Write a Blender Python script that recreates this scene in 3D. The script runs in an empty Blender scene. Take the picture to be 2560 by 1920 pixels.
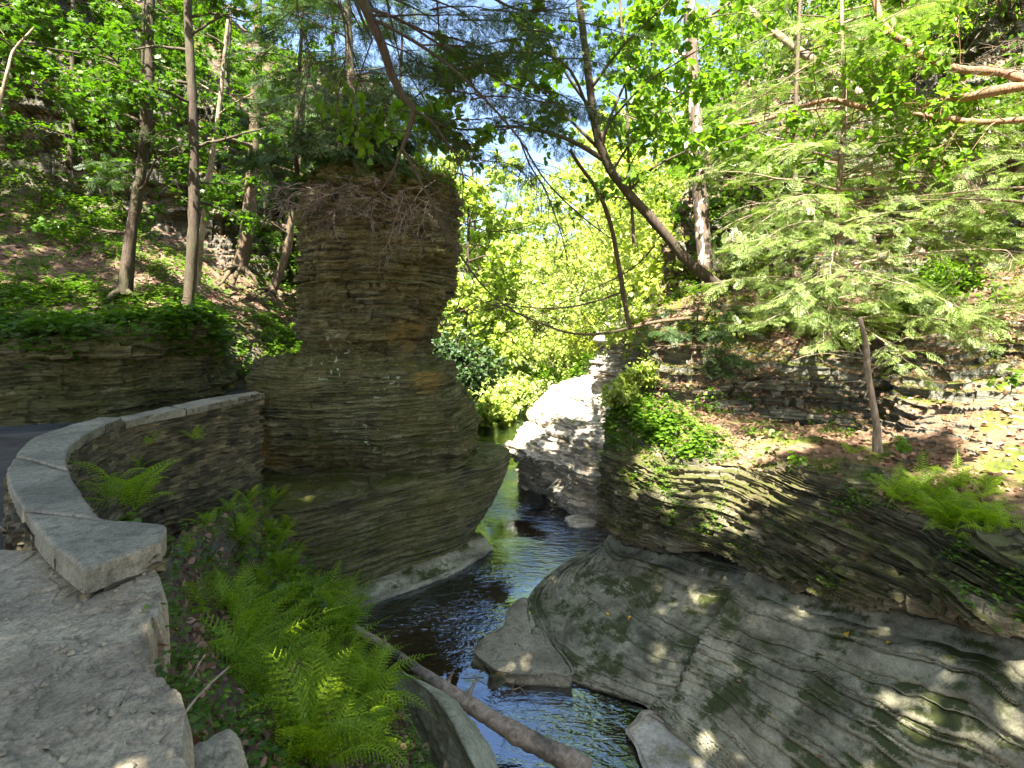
import bpy, math
import numpy as np
from mathutils import Vector

# ------------------------------------------------------------------ camera, sky, sun
S = bpy.context.scene
C = S.collection
EYE = 4.5            # eye above the creek
HY = 324.0           # horizon row in a 1024x768 frame
F = 512.0            # focal length in those pixels (18 mm lens)
cam = bpy.data.objects.new('camera', bpy.data.cameras.new('camera'))
C.objects.link(cam)
cam.location = (0, 0, EYE)
cam.rotation_euler = (math.radians(90), 0, 0)
cam.data.lens = 18
cam.data.sensor_width = 36
cam.data.shift_y = -(384 - HY) / 1024.0
cam.data.clip_start = 0.05
cam.data.clip_end = 2000
S.camera = cam
SUN_EL, SUN_AZ = 55.0, -168.0      # azimuth clockwise from the view direction (+Y)
world = bpy.data.worlds.new('World')
S.world = world
world.use_nodes = True
wn = world.node_tree
for n in list(wn.nodes): wn.nodes.remove(n)
sky = wn.nodes.new('ShaderNodeTexSky')
sky.sky_type = 'NISHITA'
sky.sun_disc = False
sky.sun_elevation = math.radians(SUN_EL)
sky.sun_rotation = math.radians(SUN_AZ)
sky.air_density = 1.0
sky.dust_density = 2.0
sky.ozone_density = 1.5
bg = wn.nodes.new('ShaderNodeBackground')
bg.inputs['Strength'].default_value = 0.07
wo = wn.nodes.new('ShaderNodeOutputWorld')
wn.links.new(sky.outputs[0], bg.inputs[0])
wn.links.new(bg.outputs[0], wo.inputs[0])
sl = bpy.data.lights.new('sun', 'SUN')
sl.energy = 5.0
sl.angle = math.radians(0.5)
sl.color = (1.0, 0.94, 0.84)
sun = bpy.data.objects.new('sun', sl)
C.objects.link(sun)
sd = Vector((math.sin(math.radians(SUN_AZ)) * math.cos(math.radians(SUN_EL)),
             math.cos(math.radians(SUN_AZ)) * math.cos(math.radians(SUN_EL)),
             math.sin(math.radians(SUN_EL))))
sun.rotation_euler = sd.to_track_quat('Z', 'Y').to_euler()
SUNV = np.array(sd)
S.view_settings.view_transform = 'Standard'
S.view_settings.look = 'None'
S.view_settings.exposure = 2.95
S.view_settings.gamma = 1.0
S.cycles.max_bounces = 6
S.cycles.diffuse_bounces = 4
S.cycles.transparent_max_bounces = 8
S.cycles.glossy_bounces = 3
S.cycles.transmission_bounces = 4
S.cycles.caustics_reflective = False
S.cycles.caustics_refractive = False
S.cycles.sample_clamp_indirect = 4.0
S.cycles.use_denoising = True

# ------------------------------------------------------------------ helpers
rng = np.random.default_rng(7)

def W(px, py, Y):
    return np.array([(px - 512.0) / F * Y, Y, EYE - (py - HY) / F * Y])

def Z(px, py, z):
    """the point seen at px,py that lies at height z (below the eye)"""
    return W(px, py, (EYE - z) * F / (py - HY))

def _h(ix, iy, iz, seed):
    h = (ix.astype(np.int64) * 374761393 + iy.astype(np.int64) * 668265263 + iz.astype(np.int64) * 2147483647 + seed * 974711) & 0xffffffff
    h = ((h ^ (h >> 13)) * 1274126177) & 0xffffffff
    h = h ^ (h >> 16)
    return (h & 0xffff) / 65535.0

def vnoise(x, y, z, seed=0):
    x, y, z = np.broadcast_arrays(np.asarray(x, float), np.asarray(y, float), np.asarray(z, float))
    xi, yi, zi = np.floor(x), np.floor(y), np.floor(z)
    xf, yf, zf = x - xi, y - yi, z - zi
    xf = xf * xf * (3 - 2 * xf); yf = yf * yf * (3 - 2 * yf); zf = zf * zf * (3 - 2 * zf)
    r = 0
    for a in (0, 1):
        for b in (0, 1):
            for c in (0, 1):
                w = (xf if a else 1 - xf) * (yf if b else 1 - yf) * (zf if c else 1 - zf)
                r = r + w * _h(xi + a, yi + b, zi + c, seed)
    return r * 2 - 1

def fbm(x, y, z, octv=4, seed=0):
    r = 0; a = 0.5; f = 1.0
    for i in range(octv):
        r = r + a * vnoise(x * f, y * f, z * f, seed + i * 13)
        a *= 0.5; f *= 2.03
    return r

def cr(P, n, closed=False):
    """Catmull-Rom through P (k,d) -> n samples"""
    P = np.asarray(P, float); k = len(P)
    if closed:
        t = np.linspace(0, k, n, endpoint=False)
        i = np.floor(t).astype(int); f = (t - i)[:, None]
        p0, p1, p2, p3 = P[(i - 1) % k], P[i % k], P[(i + 1) % k], P[(i + 2) % k]
    else:
        E = np.vstack([2 * P[0] - P[1], P, 2 * P[-1] - P[-2]])
        t = np.linspace(0, k - 1, n)
        i = np.minimum(np.floor(t).astype(int), k - 2); f = (t - i)[:, None]
        p0, p1, p2, p3 = E[i], E[i + 1], E[i + 2], E[i + 3]
    return 0.5 * (2 * p1 + (p2 - p0) * f + (2 * p0 - 5 * p1 + 4 * p2 - p3) * f ** 2 + (3 * p1 - p0 - 3 * p2 + p3) * f ** 3)

def loft(rows, nu, nv, closed=False):
    A = np.stack([cr(r, nu, closed) for r in rows])          # (k,nu,3)
    k = A.shape[0]
    G = cr(A.reshape(k, -1), nv).reshape(nv, nu, 3)
    return G

def grid_faces(nv, nu, closed=False):
    i = np.arange(nv - 1)[:, None]
    if closed:
        j = np.arange(nu)[None, :]; j2 = (j + 1) % nu
    else:
        j = np.arange(nu - 1)[None, :]; j2 = j + 1
    a = i * nu + j; b = i * nu + j2; c = (i + 1) * nu + j2; d = (i + 1) * nu + j
    return np.stack([a, b, c, d], -1).reshape(-1, 4)

def normals(G, closed=False):
    if closed:
        du = np.roll(G, -1, 1) - np.roll(G, 1, 1)
    else:
        du = np.gradient(G, axis=1)
    dv = np.gradient(G, axis=0)
    n = np.cross(du, dv)
    n /= np.linalg.norm(n, axis=-1, keepdims=True) + 1e-9
    return n

class M:
    def __init__(s): s.V = []; s.F = []; s.n = 0
    def add(s, V, F):
        V = np.asarray(V, float).reshape(-1, 3); F = np.asarray(F)
        if len(V) == 0 or len(F) == 0: return
        s.V.append(V); s.F.append(F + s.n); s.n += len(V)
    def mesh(s, name, loc=(0, 0, 0), smooth=False):
        V = np.vstack(s.V) - np.asarray(loc, float)
        me = bpy.data.meshes.new(name)
        tot = [np.full(len(f), f.shape[1]) for f in s.F]
        tot = np.concatenate(tot)
        loops = np.concatenate([f.ravel() for f in s.F]).astype(np.int32)
        me.vertices.add(len(V)); me.vertices.foreach_set('co', V.astype(np.float32).ravel())
        me.loops.add(len(loops)); me.loops.foreach_set('vertex_index', loops)
        me.polygons.add(len(tot))
        me.polygons.foreach_set('loop_start', (np.cumsum(tot) - tot).astype(np.int32))
        me.update(calc_edges=True)
        if smooth: me.polygons.foreach_set('use_smooth', np.ones(len(tot), bool))
        me.validate()
        return me
    def build(s, name, mat, parent=None, smooth=False):
        loc = tuple(parent.location) if parent else (0, 0, 0)
        if parent and parent.parent: loc = tuple(np.array(loc) + np.array(parent.parent.location))
        me = s.mesh(name, loc, smooth)
        me.materials.append(mat)
        o = bpy.data.objects.new(name, me); C.objects.link(o)
        if parent: o.parent = parent
        return o

def tag(o, label=None, cat=None, group=None, kind=None):
    if label: o['label'] = label
    if cat: o['category'] = cat
    if group: o['group'] = group
    if kind: o['kind'] = kind
    return o

def thing(name, label, cat, loc, group=None, rz=0.0, sc=1.0):
    o = bpy.data.objects.new(name, None); C.objects.link(o)
    o.location = tuple(float(v) for v in loc); o.rotation_euler = (0, 0, rz); o.scale = (sc, sc, sc)
    o.empty_display_size = 0.2
    return tag(o, label, cat, group)

def gmesh(G, closed=False):
    m = M(); m.add(G.reshape(-1, 3), grid_faces(G.shape[0], G.shape[1], closed)); return m

def tube(m, path, rad, sides=6, lump=0.0, cap=True):
    P = np.asarray(path, float); n = len(P)
    R = np.broadcast_to(np.asarray(rad, float), (n,))
    T = np.gradient(P, axis=0); T /= np.linalg.norm(T, axis=1, keepdims=True) + 1e-9
    ref = np.array([0.31, 0.17, 0.93]) if abs(T[:, 2]).mean() < 0.8 else np.array([0.93, 0.3, 0.1])
    A = np.cross(T, ref); A /= np.linalg.norm(A, axis=1, keepdims=True) + 1e-9
    B = np.cross(T, A)
    th = np.linspace(0, 2 * np.pi, sides, endpoint=False)
    ring = A[:, None, :] * np.cos(th)[None, :, None] + B[:, None, :] * np.sin(th)[None, :, None]
    rr = R[:, None, None] * np.ones((n, sides, 1))
    if lump:
        Q = P[:, None, :] + ring * rr
        rr = rr * (1 + lump * fbm(Q[..., 0] * 14, Q[..., 1] * 14, Q[..., 2] * 3.5, 3, 5)[..., None] * 1.6)
    V = P[:, None, :] + ring * rr
    m.add(V, grid_faces(n, sides, True))
    if cap:
        V2 = np.vstack([V[0], P[0:1]]); f = np.array([[i, sides, (i + 1) % sides] for i in range(sides)])
        m.add(V2, f)
        V3 = np.vstack([V[-1], P[-1:]]); m.add(V3, f[:, ::-1])

def inst(m, tv, tf, pos, axis, nor, sc):
    """place copies of a small template (x side, y along, z up) into mesh m"""
    pos = np.asarray(pos, float); N = len(pos)
    if N == 0: return
    y = axis / (np.linalg.norm(axis, axis=1, keepdims=True) + 1e-9)
    x = np.cross(y, nor); x /= np.linalg.norm(x, axis=1, keepdims=True) + 1e-9
    z = np.cross(x, y)
    sc = np.broadcast_to(np.asarray(sc, float), (N,))[:, None, None]
    V = pos[:, None, :] + sc * (tv[None, :, 0:1] * x[:, None, :] + tv[None, :, 1:2] * y[:, None, :] + tv[None, :, 2:3] * z[:, None, :])
    k = len(tv)
    for f in tf:
        m.add_raw = None
    base = (np.arange(N) * k)[:, None, None]
    m.add(V.reshape(-1, 3), (base + np.asarray(tf)[None]).reshape(-1, len(tf[0])))

def rvec(n, r=rng):
    v = r.normal(size=(n, 3)); return v / (np.linalg.norm(v, axis=1, keepdims=True) + 1e-9)

# leaf templates --------------------------------------------------
LEAF_V = np.array([[0, 0, 0], [.34, .25, .05], [.36, .58, .03], [0, 1, -.10], [-.36, .58, .03], [-.34, .25, .05]], float)
LEAF_F = [[0, 1, 2, 3], [0, 3, 4, 5]]
SML_V = np.array([[0, 0, 0], [.26, .45, .04], [0, 1, -.06], [-.26, .45, .04]], float)
SML_F = [[0, 1, 2, 3]]
MAPLE_V = np.array([[0, 0, 0], [.5, .18, .02], [.3, .38, .04], [.52, .72, -.04], [.2, .62, .03], [0, 1, -.08],
                    [-.2, .62, .03], [-.52, .72, -.04], [-.3, .38, .04], [-.5, .18, .02]], float)
MAPLE_F = [[0, 1, 2, 8], [0, 2, 8, 9], [2, 3, 4, 8], [4, 5, 6, 8], [6, 7, 8, 4]]
MAPLE_F = [[0, 1, 2, 4], [0, 4, 5, 6], [0, 6, 8, 9], [2, 3, 4, 4], [8, 6, 7, 7]]
MAPLE_T = [[0, 1, 2], [2, 3, 4], [0, 2, 4], [4, 5, 6], [0, 4, 6], [6, 7, 8], [0, 6, 8], [0, 8, 9]]

def diamonds(lst):
    V = []; Fc = []
    for (x0, y0, x1, y1, w, z0, z1) in lst:
        d = np.array([x1 - x0, y1 - y0]); l = np.hypot(*d) + 1e-9; p = np.array([-d[1], d[0]]) / l * w
        mx, my, mz = x0 * .55 + x1 * .45, y0 * .55 + y1 * .45, z0 * .55 + z1 * .45
        b = len(V)
        V += [[x0, y0, z0], [mx - p[0], my - p[1], mz], [x1, y1, z1], [mx + p[0], my + p[1], mz]]
        Fc.append([b, b + 1, b + 2, b + 3])
    return np.array(V, float), Fc

def spray_template(pairs=9, seed=1, w=.021):
    r = np.random.default_rng(seed); L = []
    L.append((0, 0, 0, 1, w * .5, 0, -.12))
    for i in range(pairs):
        t = .08 + .88 * i / pairs
        ln = (.46 * (1 - t) ** .7 + .07) * r.uniform(.75, 1.1)
        for s in (-1, 1):
            a = math.radians(r.uniform(42, 60)); z = -.12 * t * t
            x1, y1 = s * ln * math.sin(a), t + ln * math.cos(a)
            L.append((0, t, x1, y1, w, z, z - .25 * ln))
            # secondary shoots
            if ln > .2:
                for q in (.45, .75):
                    xx, yy = x1 * q, t + (y1 - t) * q
                    a2 = a - math.radians(48)
                    l2 = ln * .32
                    L.append((xx, yy, xx + s * l2 * math.sin(a2), yy + l2 * math.cos(a2), w * .9, z - .1 * ln, z - .2 * ln))
    return diamonds(L)
SPR = [spray_template(7, s) for s in (1, 2)]

def frond_template(seed, pairs=18, bend=.35):
    r = np.random.default_rng(seed); V = []; Fc = []
    def z(t): return bend * (math.sin(t * 2.3) * .75 - t * t * .8)
    def quad(a, b, c, d):
        n = len(V); V.extend([a, b, c, d]); Fc.append([n, n + 1, n + 2, n + 3])
    ts = np.linspace(0, 1, 9)
    for t0, t1 in zip(ts[:-1], ts[1:]):
        w0, w1 = .008 * (1 - t0 * .7), .008 * (1 - t1 * .7)
        quad([-w0, t0, z(t0)], [w0, t0, z(t0)], [w1, t1, z(t1)], [-w1, t1, z(t1)])
    for i in range(pairs):
        t = .12 + .86 * i / pairs
        ln = .18 * (math.sin(math.pi * min(1, (t + .12) ** .8)) ** .8) * r.uniform(.85, 1.08) + .01
        for s in (-1, 1):
            a = math.radians(68 - 14 * t); dx, dy = s * math.sin(a), math.cos(a)
            z0 = z(t); K = 4
            for k in range(K):
                q = (k + .25) / K; pl = .085 * ln * (1 - q * .6) + .005
                cx, cy, cz = dx * ln * q, t + dy * ln * q, z0 - .25 * ln * q * q * 1.5
                for s2 in (-1, 1):
                    ux, uy = dx * .55 - s2 * dy * .83, dy * .55 + s2 * dx * .83
                    wq = ln / K * .55
                    ex, ey = cx + ux * pl, cy + uy * pl
                    quad([cx, cy, cz], [cx + ux * pl * .5 + dx * wq, cy + uy * pl * .5 + dy * wq, cz + .004], [ex, ey, cz - .006], [cx + ux * pl * .5 - dx * wq, cy + uy * pl * .5 - dy * wq, cz + .004])
            ex, ey = dx * ln, t + dy * ln; w = .006
            quad([0, t - w, z0], [ex, ey, z0 - .38 * ln], [ex, ey, z0 - .37 * ln], [0, t + w, z0])
    return np.array(V, float), Fc

# ------------------------------------------------------------------ materials
class NT:
    def __init__(s, name):
        s.m = bpy.data.materials.new(name); s.m.use_nodes = True
        s.t = s.m.node_tree
        for n in list(s.t.nodes): s.t.nodes.remove(n)
        s.out = s.t.nodes.new('ShaderNodeOutputMaterial')
    def n(s, typ, ins=None, **props):
        nd = s.t.nodes.new(typ)
        for k, v in props.items(): setattr(nd, k, v)
        for k, v in (ins or {}).items():
            sock = nd.inputs[k]
            if isinstance(v, bpy.types.NodeSocket): s.t.links.new(v, sock)
            elif isinstance(v, bpy.types.Node): s.t.links.new(v.outputs[0], sock)
            else: sock.default_value = v
        return nd
    def pos(s, scale=(1, 1, 1), obj=False):
        src = s.n('ShaderNodeTexCoord').outputs['Object'] if obj else s.n('ShaderNodeNewGeometry').outputs['Position']
        return s.n('ShaderNodeMapping', {'Vector': src, 'Scale': scale}).outputs[0]
    def noise(s, scale, det=4, rough=.55, vec=None, sc=(1, 1, 1), dist=0.0):
        return s.n('ShaderNodeTexNoise', {'Vector': vec if vec is not None else s.pos(sc), 'Scale': scale, 'Detail': det, 'Roughness': rough, 'Distortion': dist}).outputs[0]
    def ramp(s, fac, stops, interp='LINEAR'):
        nd = s.n('ShaderNodeValToRGB', {'Fac': fac}); cr_ = nd.color_ramp; cr_.interpolation = interp
        while len(cr_.elements) > 1: cr_.elements.remove(cr_.elements[-1])
        cr_.elements[0].position = stops[0][0]; cr_.elements[0].color = c4(stops[0][1])
        for p, c in stops[1:]:
            e = cr_.elements.new(p); e.color = c4(c)
        return nd.outputs[0]
    def mix(s, fac, a, b, mode='MIX'):
        nd = s.n('ShaderNodeMix', data_type='RGBA', blend_type=mode)
        for key, v in ((0, fac), (6, a), (7, b)):
            if isinstance(v, bpy.types.NodeSocket): s.t.links.new(v, nd.inputs[key])
            else: nd.inputs[key].default_value = c4(v) if key else v
        return nd.outputs[2]
    def math(s, op, a, b=0.0, clamp=False):
        nd = s.n('ShaderNodeMath', {0: a, 1: b}, operation=op, use_clamp=clamp); return nd.outputs[0]
    def upness(s, lo, hi):
        g = s.n('ShaderNodeNewGeometry')
        sx = s.n('ShaderNodeSeparateXYZ', {0: g.outputs['Normal']})
        return s.n('ShaderNodeMapRange', {0: sx.outputs[2], 1: lo, 2: hi}).outputs[0]
    def finish(s, shader, disp=None):
        s.t.links.new(shader.outputs[0] if isinstance(shader, bpy.types.Node) else shader, s.out.inputs[0]); return s.m

def c4(c):
    if isinstance(c, (int, float)): return (c, c, c, 1)
    return tuple(c) if len(c) == 4 else (c[0], c[1], c[2], 1)

def rock_mat(name, dark, light, moss=(.055, .06, .012), moss_lo=.5, moss_w=.12, stain=(.16, .11, .045), stain_amt=.5, lichen=.0, zs=1.0, bump=.5, rough=.85, tint_hi=None, moss_side=0.0, spots=False):
    t = NT(name)
    a = t.noise(1.0, 5, .6, sc=(1.3, 1.3, 16 * zs), dist=.3)
    b = t.noise(1.0, 6, .7, sc=(5, 5, 70 * zs))
    c = t.noise(2.2, 6, .65)
    mx = t.math('ADD', t.math('MULTIPLY', a, .5), t.math('ADD', t.math('MULTIPLY', b, .25), t.math('MULTIPLY', c, .25)))
    col = t.ramp(mx, [(.41, dark), (.5, [x * .55 + y * .45 for x, y in zip(dark, light)]), (.60, light)])
    st = t.ramp(t.noise(.9, 4, .6, sc=(1, 1, 1.6)), [(.45, (0, 0, 0)), (.62, (1, 1, 1))])
    col = t.mix(t.math('MULTIPLY', st, stain_amt), col, stain)
    grain = t.noise(60, 3, .7)
    col = t.mix(.6, col, t.ramp(t.math('ADD', t.math('MULTIPLY', grain, .5), t.math('MULTIPLY', t.noise(17, 5, .7, sc=(1, 1, 2.5)), .5)), [(.36, (.3, .3, .3)), (.6, (1.25, 1.25, 1.25))]), 'MULTIPLY')
    if lichen > 0:
        lc = t.noise(7.0, 3, .55, dist=.5)
        lm = t.ramp(t.noise(1.1, 2, .5), [(.5, (0, 0, 0)), (.6, (1, 1, 1))])
        lf = t.math('MULTIPLY', t.ramp(lc, [(.62 - lichen * .08, (0, 0, 0)), (.66 - lichen * .08, (1, 1, 1))]), lm)
        col = t.mix(lf, col, (.42, .46, .34))
    if moss is not None:
        up = t.math('ADD', t.upness(.05, .8), moss_side)
        mn = t.noise(1.7, 9, .74)
        mf = t.ramp(t.math('ADD', t.math('MULTIPLY', mn, .8), t.math('MULTIPLY', up, .2)), [(moss_lo, (0, 0, 0)), (moss_lo + moss_w, (1, 1, 1))])
        mcol = t.mix(t.noise(30, 3, .6), [x * .6 for x in moss], [x * 1.7 for x in moss])
        col = t.mix(mf, col, mcol)
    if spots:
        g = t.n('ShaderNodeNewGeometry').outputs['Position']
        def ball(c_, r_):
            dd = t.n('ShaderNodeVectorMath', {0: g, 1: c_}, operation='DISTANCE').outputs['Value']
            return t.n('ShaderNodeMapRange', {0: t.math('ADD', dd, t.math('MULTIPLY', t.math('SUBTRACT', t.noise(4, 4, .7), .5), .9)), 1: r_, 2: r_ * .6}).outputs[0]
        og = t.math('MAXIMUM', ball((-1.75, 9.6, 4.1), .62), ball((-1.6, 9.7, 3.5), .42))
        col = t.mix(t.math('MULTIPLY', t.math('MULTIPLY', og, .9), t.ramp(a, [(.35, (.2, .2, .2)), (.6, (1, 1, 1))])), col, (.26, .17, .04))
        li = t.math('MAXIMUM', t.math('MAXIMUM', ball((-3.2, 9.4, 3.85), .6), ball((-2.75, 9.2, 2.5), .45)), t.math('MAXIMUM', ball((-2.4, 9.3, 3.3), .4), ball((-4.3, 9.5, 3.1), .3)))
        lf = t.ramp(t.noise(9, 3, .5, dist=.6), [(.61, (0, 0, 0)), (.64, (1, 1, 1))])
        col = t.mix(t.math('MULTIPLY', li, lf), col, (.34, .38, .24))
    h = t.math('ADD', t.math('MULTIPLY', b, .7), t.math('ADD', t.math('MULTIPLY', grain, .18), t.math('MULTIPLY', a, .8)))
    bp = t.n('ShaderNodeBump', {'Height': h, 'Strength': bump, 'Distance': .04})
    p = t.n('ShaderNodeBsdfPrincipled', {'Base Color': col, 'Roughness': rough, 'Normal': bp.outputs[0], 'Specular IOR Level': .35})
    return t.finish(p)

def leaf_mat(name, c1, c2, trans=.45, rough=.45, c3=None, f3=.0, tr_boost=(1.3, 1.5, .6)):
    t = NT(name)
    g = t.n('ShaderNodeNewGeometry')
    r = g.outputs['Random Per Island']
    ns = t.noise(1.1, 2, .5)
    orr = t.n('ShaderNodeObjectInfo').outputs['Random']
    k = t.math('ADD', t.math('MULTIPLY', orr, .25), t.math('ADD', t.math('MULTIPLY', r, .5), t.math('MULTIPLY', ns, .3)))
    st = [(.2, c1), (.75, c2)]
    col = t.ramp(k, st)
    if c3 is not None:
        r2 = t.math('FRACT', t.math('MULTIPLY', r, 37.7))
        col = t.mix(t.math('LESS_THAN', r2, f3), col, c3)
    tc = t.mix(1.0, col, tr_boost, 'MULTIPLY')
    p = t.n('ShaderNodeBsdfPrincipled', {'Base Color': col, 'Roughness': rough, 'Specular IOR Level': .4})
    tr = t.n('ShaderNodeBsdfTranslucent', {'Color': tc})
    mx = t.n('ShaderNodeMixShader', {0: trans, 1: p.outputs[0], 2: tr.outputs[0]})
    return t.finish(mx)

def bark_mat(name, dark, light, flake=0.0):
    t = NT(name)
    v = t.noise(1.0, 6, .7, sc=(28, 28, 5), dist=.6)
    c = t.noise(1.5, 4, .6)
    col = t.ramp(v, [(.35, dark), (.62, light)])
    col = t.mix(t.math('MULTIPLY', t.ramp(c, [(.45, (0, 0, 0)), (.65, (1, 1, 1))]), .5), col, (.07, .075, .03))
    if flake:
        fl = t.ramp(t.noise(5.5, 3, .5, sc=(1, 1, .5), dist=.8), [(.56, (0, 0, 0)), (.58, (1, 1, 1))])
        col = t.mix(t.math('MULTIPLY', fl, flake), col, (.55, .47, .38))
    bp = t.n('ShaderNodeBump', {'Height': v, 'Strength': .8, 'Distance': .02})
    return t.finish(t.n('ShaderNodeBsdfPrincipled', {'Base Color': col, 'Roughness': .9, 'Normal': bp.outputs[0]}))

def ground_mat(name, rock_d, rock_l, litter_a, litter_b, moss=(.08, .085, .012), lo=.45, hi=.7, mossy=.5):
    """litter and moss where it lies flat, layered rock where it is steep"""
    t = NT(name)
    a = t.noise(1.0, 5, .65, sc=(1.5, 1.5, 22))
    b = t.noise(1.0, 6, .7, sc=(6, 6, 80))
    rc = t.ramp(t.math('ADD', t.math('MULTIPLY', a, .6), t.math('MULTIPLY', b, .4)), [(.4, rock_d), (.62, rock_l)])
    vo = t.n('ShaderNodeTexVoronoi', {'Vector': t.pos(), 'Scale': 16.0}, feature='F1')
    ln = t.noise(9, 6, .75)
    lt = t.mix(t.math('ADD', t.math('MULTIPLY', vo.outputs['Distance'], .6), t.math('MULTIPLY', ln, .6)), litter_a, litter_b)
    mn = t.ramp(t.noise(1.3, 6, .7), [(mossy, (0, 0, 0)), (mossy + .1, (1, 1, 1))])
    mc = t.mix(t.noise(40, 3, .7), [x * .5 for x in moss], [x * 1.6 for x in moss])
    lt = t.mix(mn, lt, mc)
    up = t.math('ADD', t.upness(0, 1), t.math('MULTIPLY', t.math('SUBTRACT', t.noise(3, 5, .7), .5), .5))
    f = t.n('ShaderNodeMapRange', {0: up, 1: lo, 2: hi}).outputs[0]
    col = t.mix(f, rc, lt)
    h = t.math('ADD', t.math('MULTIPLY', b, .6), t.math('MULTIPLY', ln, .6))
    bp = t.n('ShaderNodeBump', {'Height': h, 'Strength': .7, 'Distance': .05})
    return t.finish(t.n('ShaderNodeBsdfPrincipled', {'Base Color': col, 'Roughness': .95, 'Normal': bp.outputs[0], 'Specular IOR Level': .2}))

MT = {}
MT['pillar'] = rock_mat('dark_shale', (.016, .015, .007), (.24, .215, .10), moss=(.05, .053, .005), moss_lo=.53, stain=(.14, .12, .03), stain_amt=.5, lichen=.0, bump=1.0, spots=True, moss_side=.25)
MT['slate'] = rock_mat('grey_shale', (.085, .082, .052), (.40, .385, .265), moss=(.035, .043, .009), moss_lo=.585, moss_w=.06, stain=(.15, .125, .07), stain_amt=.3, bump=.25, rough=.62, zs=.12)
MT['layered'] = rock_mat('layered_shale', (.035, .032, .018), (.26, .235, .15), moss=(.05, .052, .010), moss_lo=.49, stain=(.15, .10, .04), stain_amt=.4, bump=.8)
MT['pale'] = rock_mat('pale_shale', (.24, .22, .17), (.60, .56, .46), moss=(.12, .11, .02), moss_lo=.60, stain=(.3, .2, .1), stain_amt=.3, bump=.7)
MT['boulder'] = rock_mat('boulder_stone', (.24, .225, .15), (.46, .44, .31), moss=(.05, .05, .015), moss_lo=.62, stain_amt=.2, bump=.3, zs=.3, rough=.7)
MT['cliff'] = rock_mat('cliff_shale', (.07, .065, .05), (.24, .22, .17), moss=(.05, .06, .015), moss_lo=.54, stain_amt=.3, bump=.8, zs=.6)
MT['hill_right'] = ground_mat('right_bank_soil', (.05, .05, .035), (.24, .23, .18), (.06, .035, .02), (.24, .145, .09), moss=(.075, .09, .014), mossy=.47)
MT['hill_left'] = ground_mat('left_bank_soil', (.04, .038, .03), (.17, .16, .12), (.05, .03, .02), (.22, .14, .10), moss=(.05, .08, .012), mossy=.5)
MT['bank'] = ground_mat('fern_bank_soil', (.05, .05, .04), (.2, .2, .16), (.035, .022, .015), (.17, .105, .07), moss=(.045, .06, .012), mossy=.54, lo=.1, hi=.5)
MT['far'] = ground_mat('far_hill_soil', (.05, .06, .03), (.2, .2, .12), (.05, .05, .02), (.14, .15, .05), moss=(.08, .11, .02), mossy=.45)
MT['bark_dark'] = bark_mat('dark_bark', (.018, .012, .008), (.085, .058, .036))
MT['bark_brown'] = bark_mat('brown_bark', (.035, .022, .012), (.15, .10, .058))
MT['bark_pale'] = bark_mat('pale_bark', (.10, .07, .045), (.38, .28, .19), flake=.3)
t_ = NT('weathered_log')
g_ = t_.noise(1.0, 6, .7, sc=(9, 9, 9), dist=1.2); q_ = t_.noise(2.2, 4, .6)
c_ = t_.mix(t_.ramp(q_, [(.42, (0, 0, 0)), (.6, (1, 1, 1))]), t_.ramp(g_, [(.35, (.03, .024, .018)), (.65, (.12, .10, .075))]), t_.ramp(g_, [(.35, (.17, .12, .075)), (.65, (.44, .34, .25))]))
MT['log_wood'] = t_.finish(t_.n('ShaderNodeBsdfPrincipled', {'Base Color': c_, 'Roughness': .8, 'Normal': t_.n('ShaderNodeBump', {'Height': g_, 'Strength': .5, 'Distance': .015}).outputs[0]}))
MT['bark_red'] = bark_mat('reddish_bark', (.10, .05, .025), (.36, .20, .11))
MT['bark_flaky'] = bark_mat('flaky_bark', (.05, .035, .025), (.16, .11, .08), flake=.9)
MT['twig'] = bark_mat('dead_twigs', (.14, .10, .075), (.36, .28, .22))
MT['twig_dark'] = bark_mat('dark_twigs', (.05, .035, .025), (.15, .11, .08))
MT['fern'] = leaf_mat('fern_green', (.10, .20, .008), (.36, .48, .016), .42)
MT['broad'] = leaf_mat('broad_leaf_green', (.06, .13, .010), (.15, .25, .018), .5, .35)
MT['maple'] = leaf_mat('understorey_leaf_green', (.03, .085, .006), (.09, .17, .010), .42)
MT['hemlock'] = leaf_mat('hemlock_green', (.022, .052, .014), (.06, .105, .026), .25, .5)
MT['hemlock_lit'] = leaf_mat('hemlock_sunlit_green', (.06, .11, .025), (.24, .31, .09), .35, .4)  # lighter copy of the hemlock foliage, sunlight put into its colour
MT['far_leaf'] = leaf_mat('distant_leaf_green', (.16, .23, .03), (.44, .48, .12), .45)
MT['far_pale'] = leaf_mat('sunlit_distant_leaf', (.22, .30, .07), (.50, .54, .22), .45, .35)  # paler far leaf, its overexposed sunlit look put into the colour
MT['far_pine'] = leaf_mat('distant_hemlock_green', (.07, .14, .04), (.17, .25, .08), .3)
MT['cover'] = leaf_mat('ground_cover_green', (.05, .12, .008), (.13, .22, .014), .4)
MT['cover_yellow'] = leaf_mat('mossy_cover_green', (.08, .13, .012), (.24, .28, .03), .35)
MT['litter'] = leaf_mat('dead_leaf_brown', (.08, .042, .022), (.38, .225, .145), .2, .6, tr_boost=(1.1, .8, .6))
MT['yellow_leaf'] = leaf_mat('fallen_yellow_leaf', (.55, .30, .02), (.65, .45, .04), .2, .5, c3=(.30, .10, .03), f3=.6)

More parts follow.
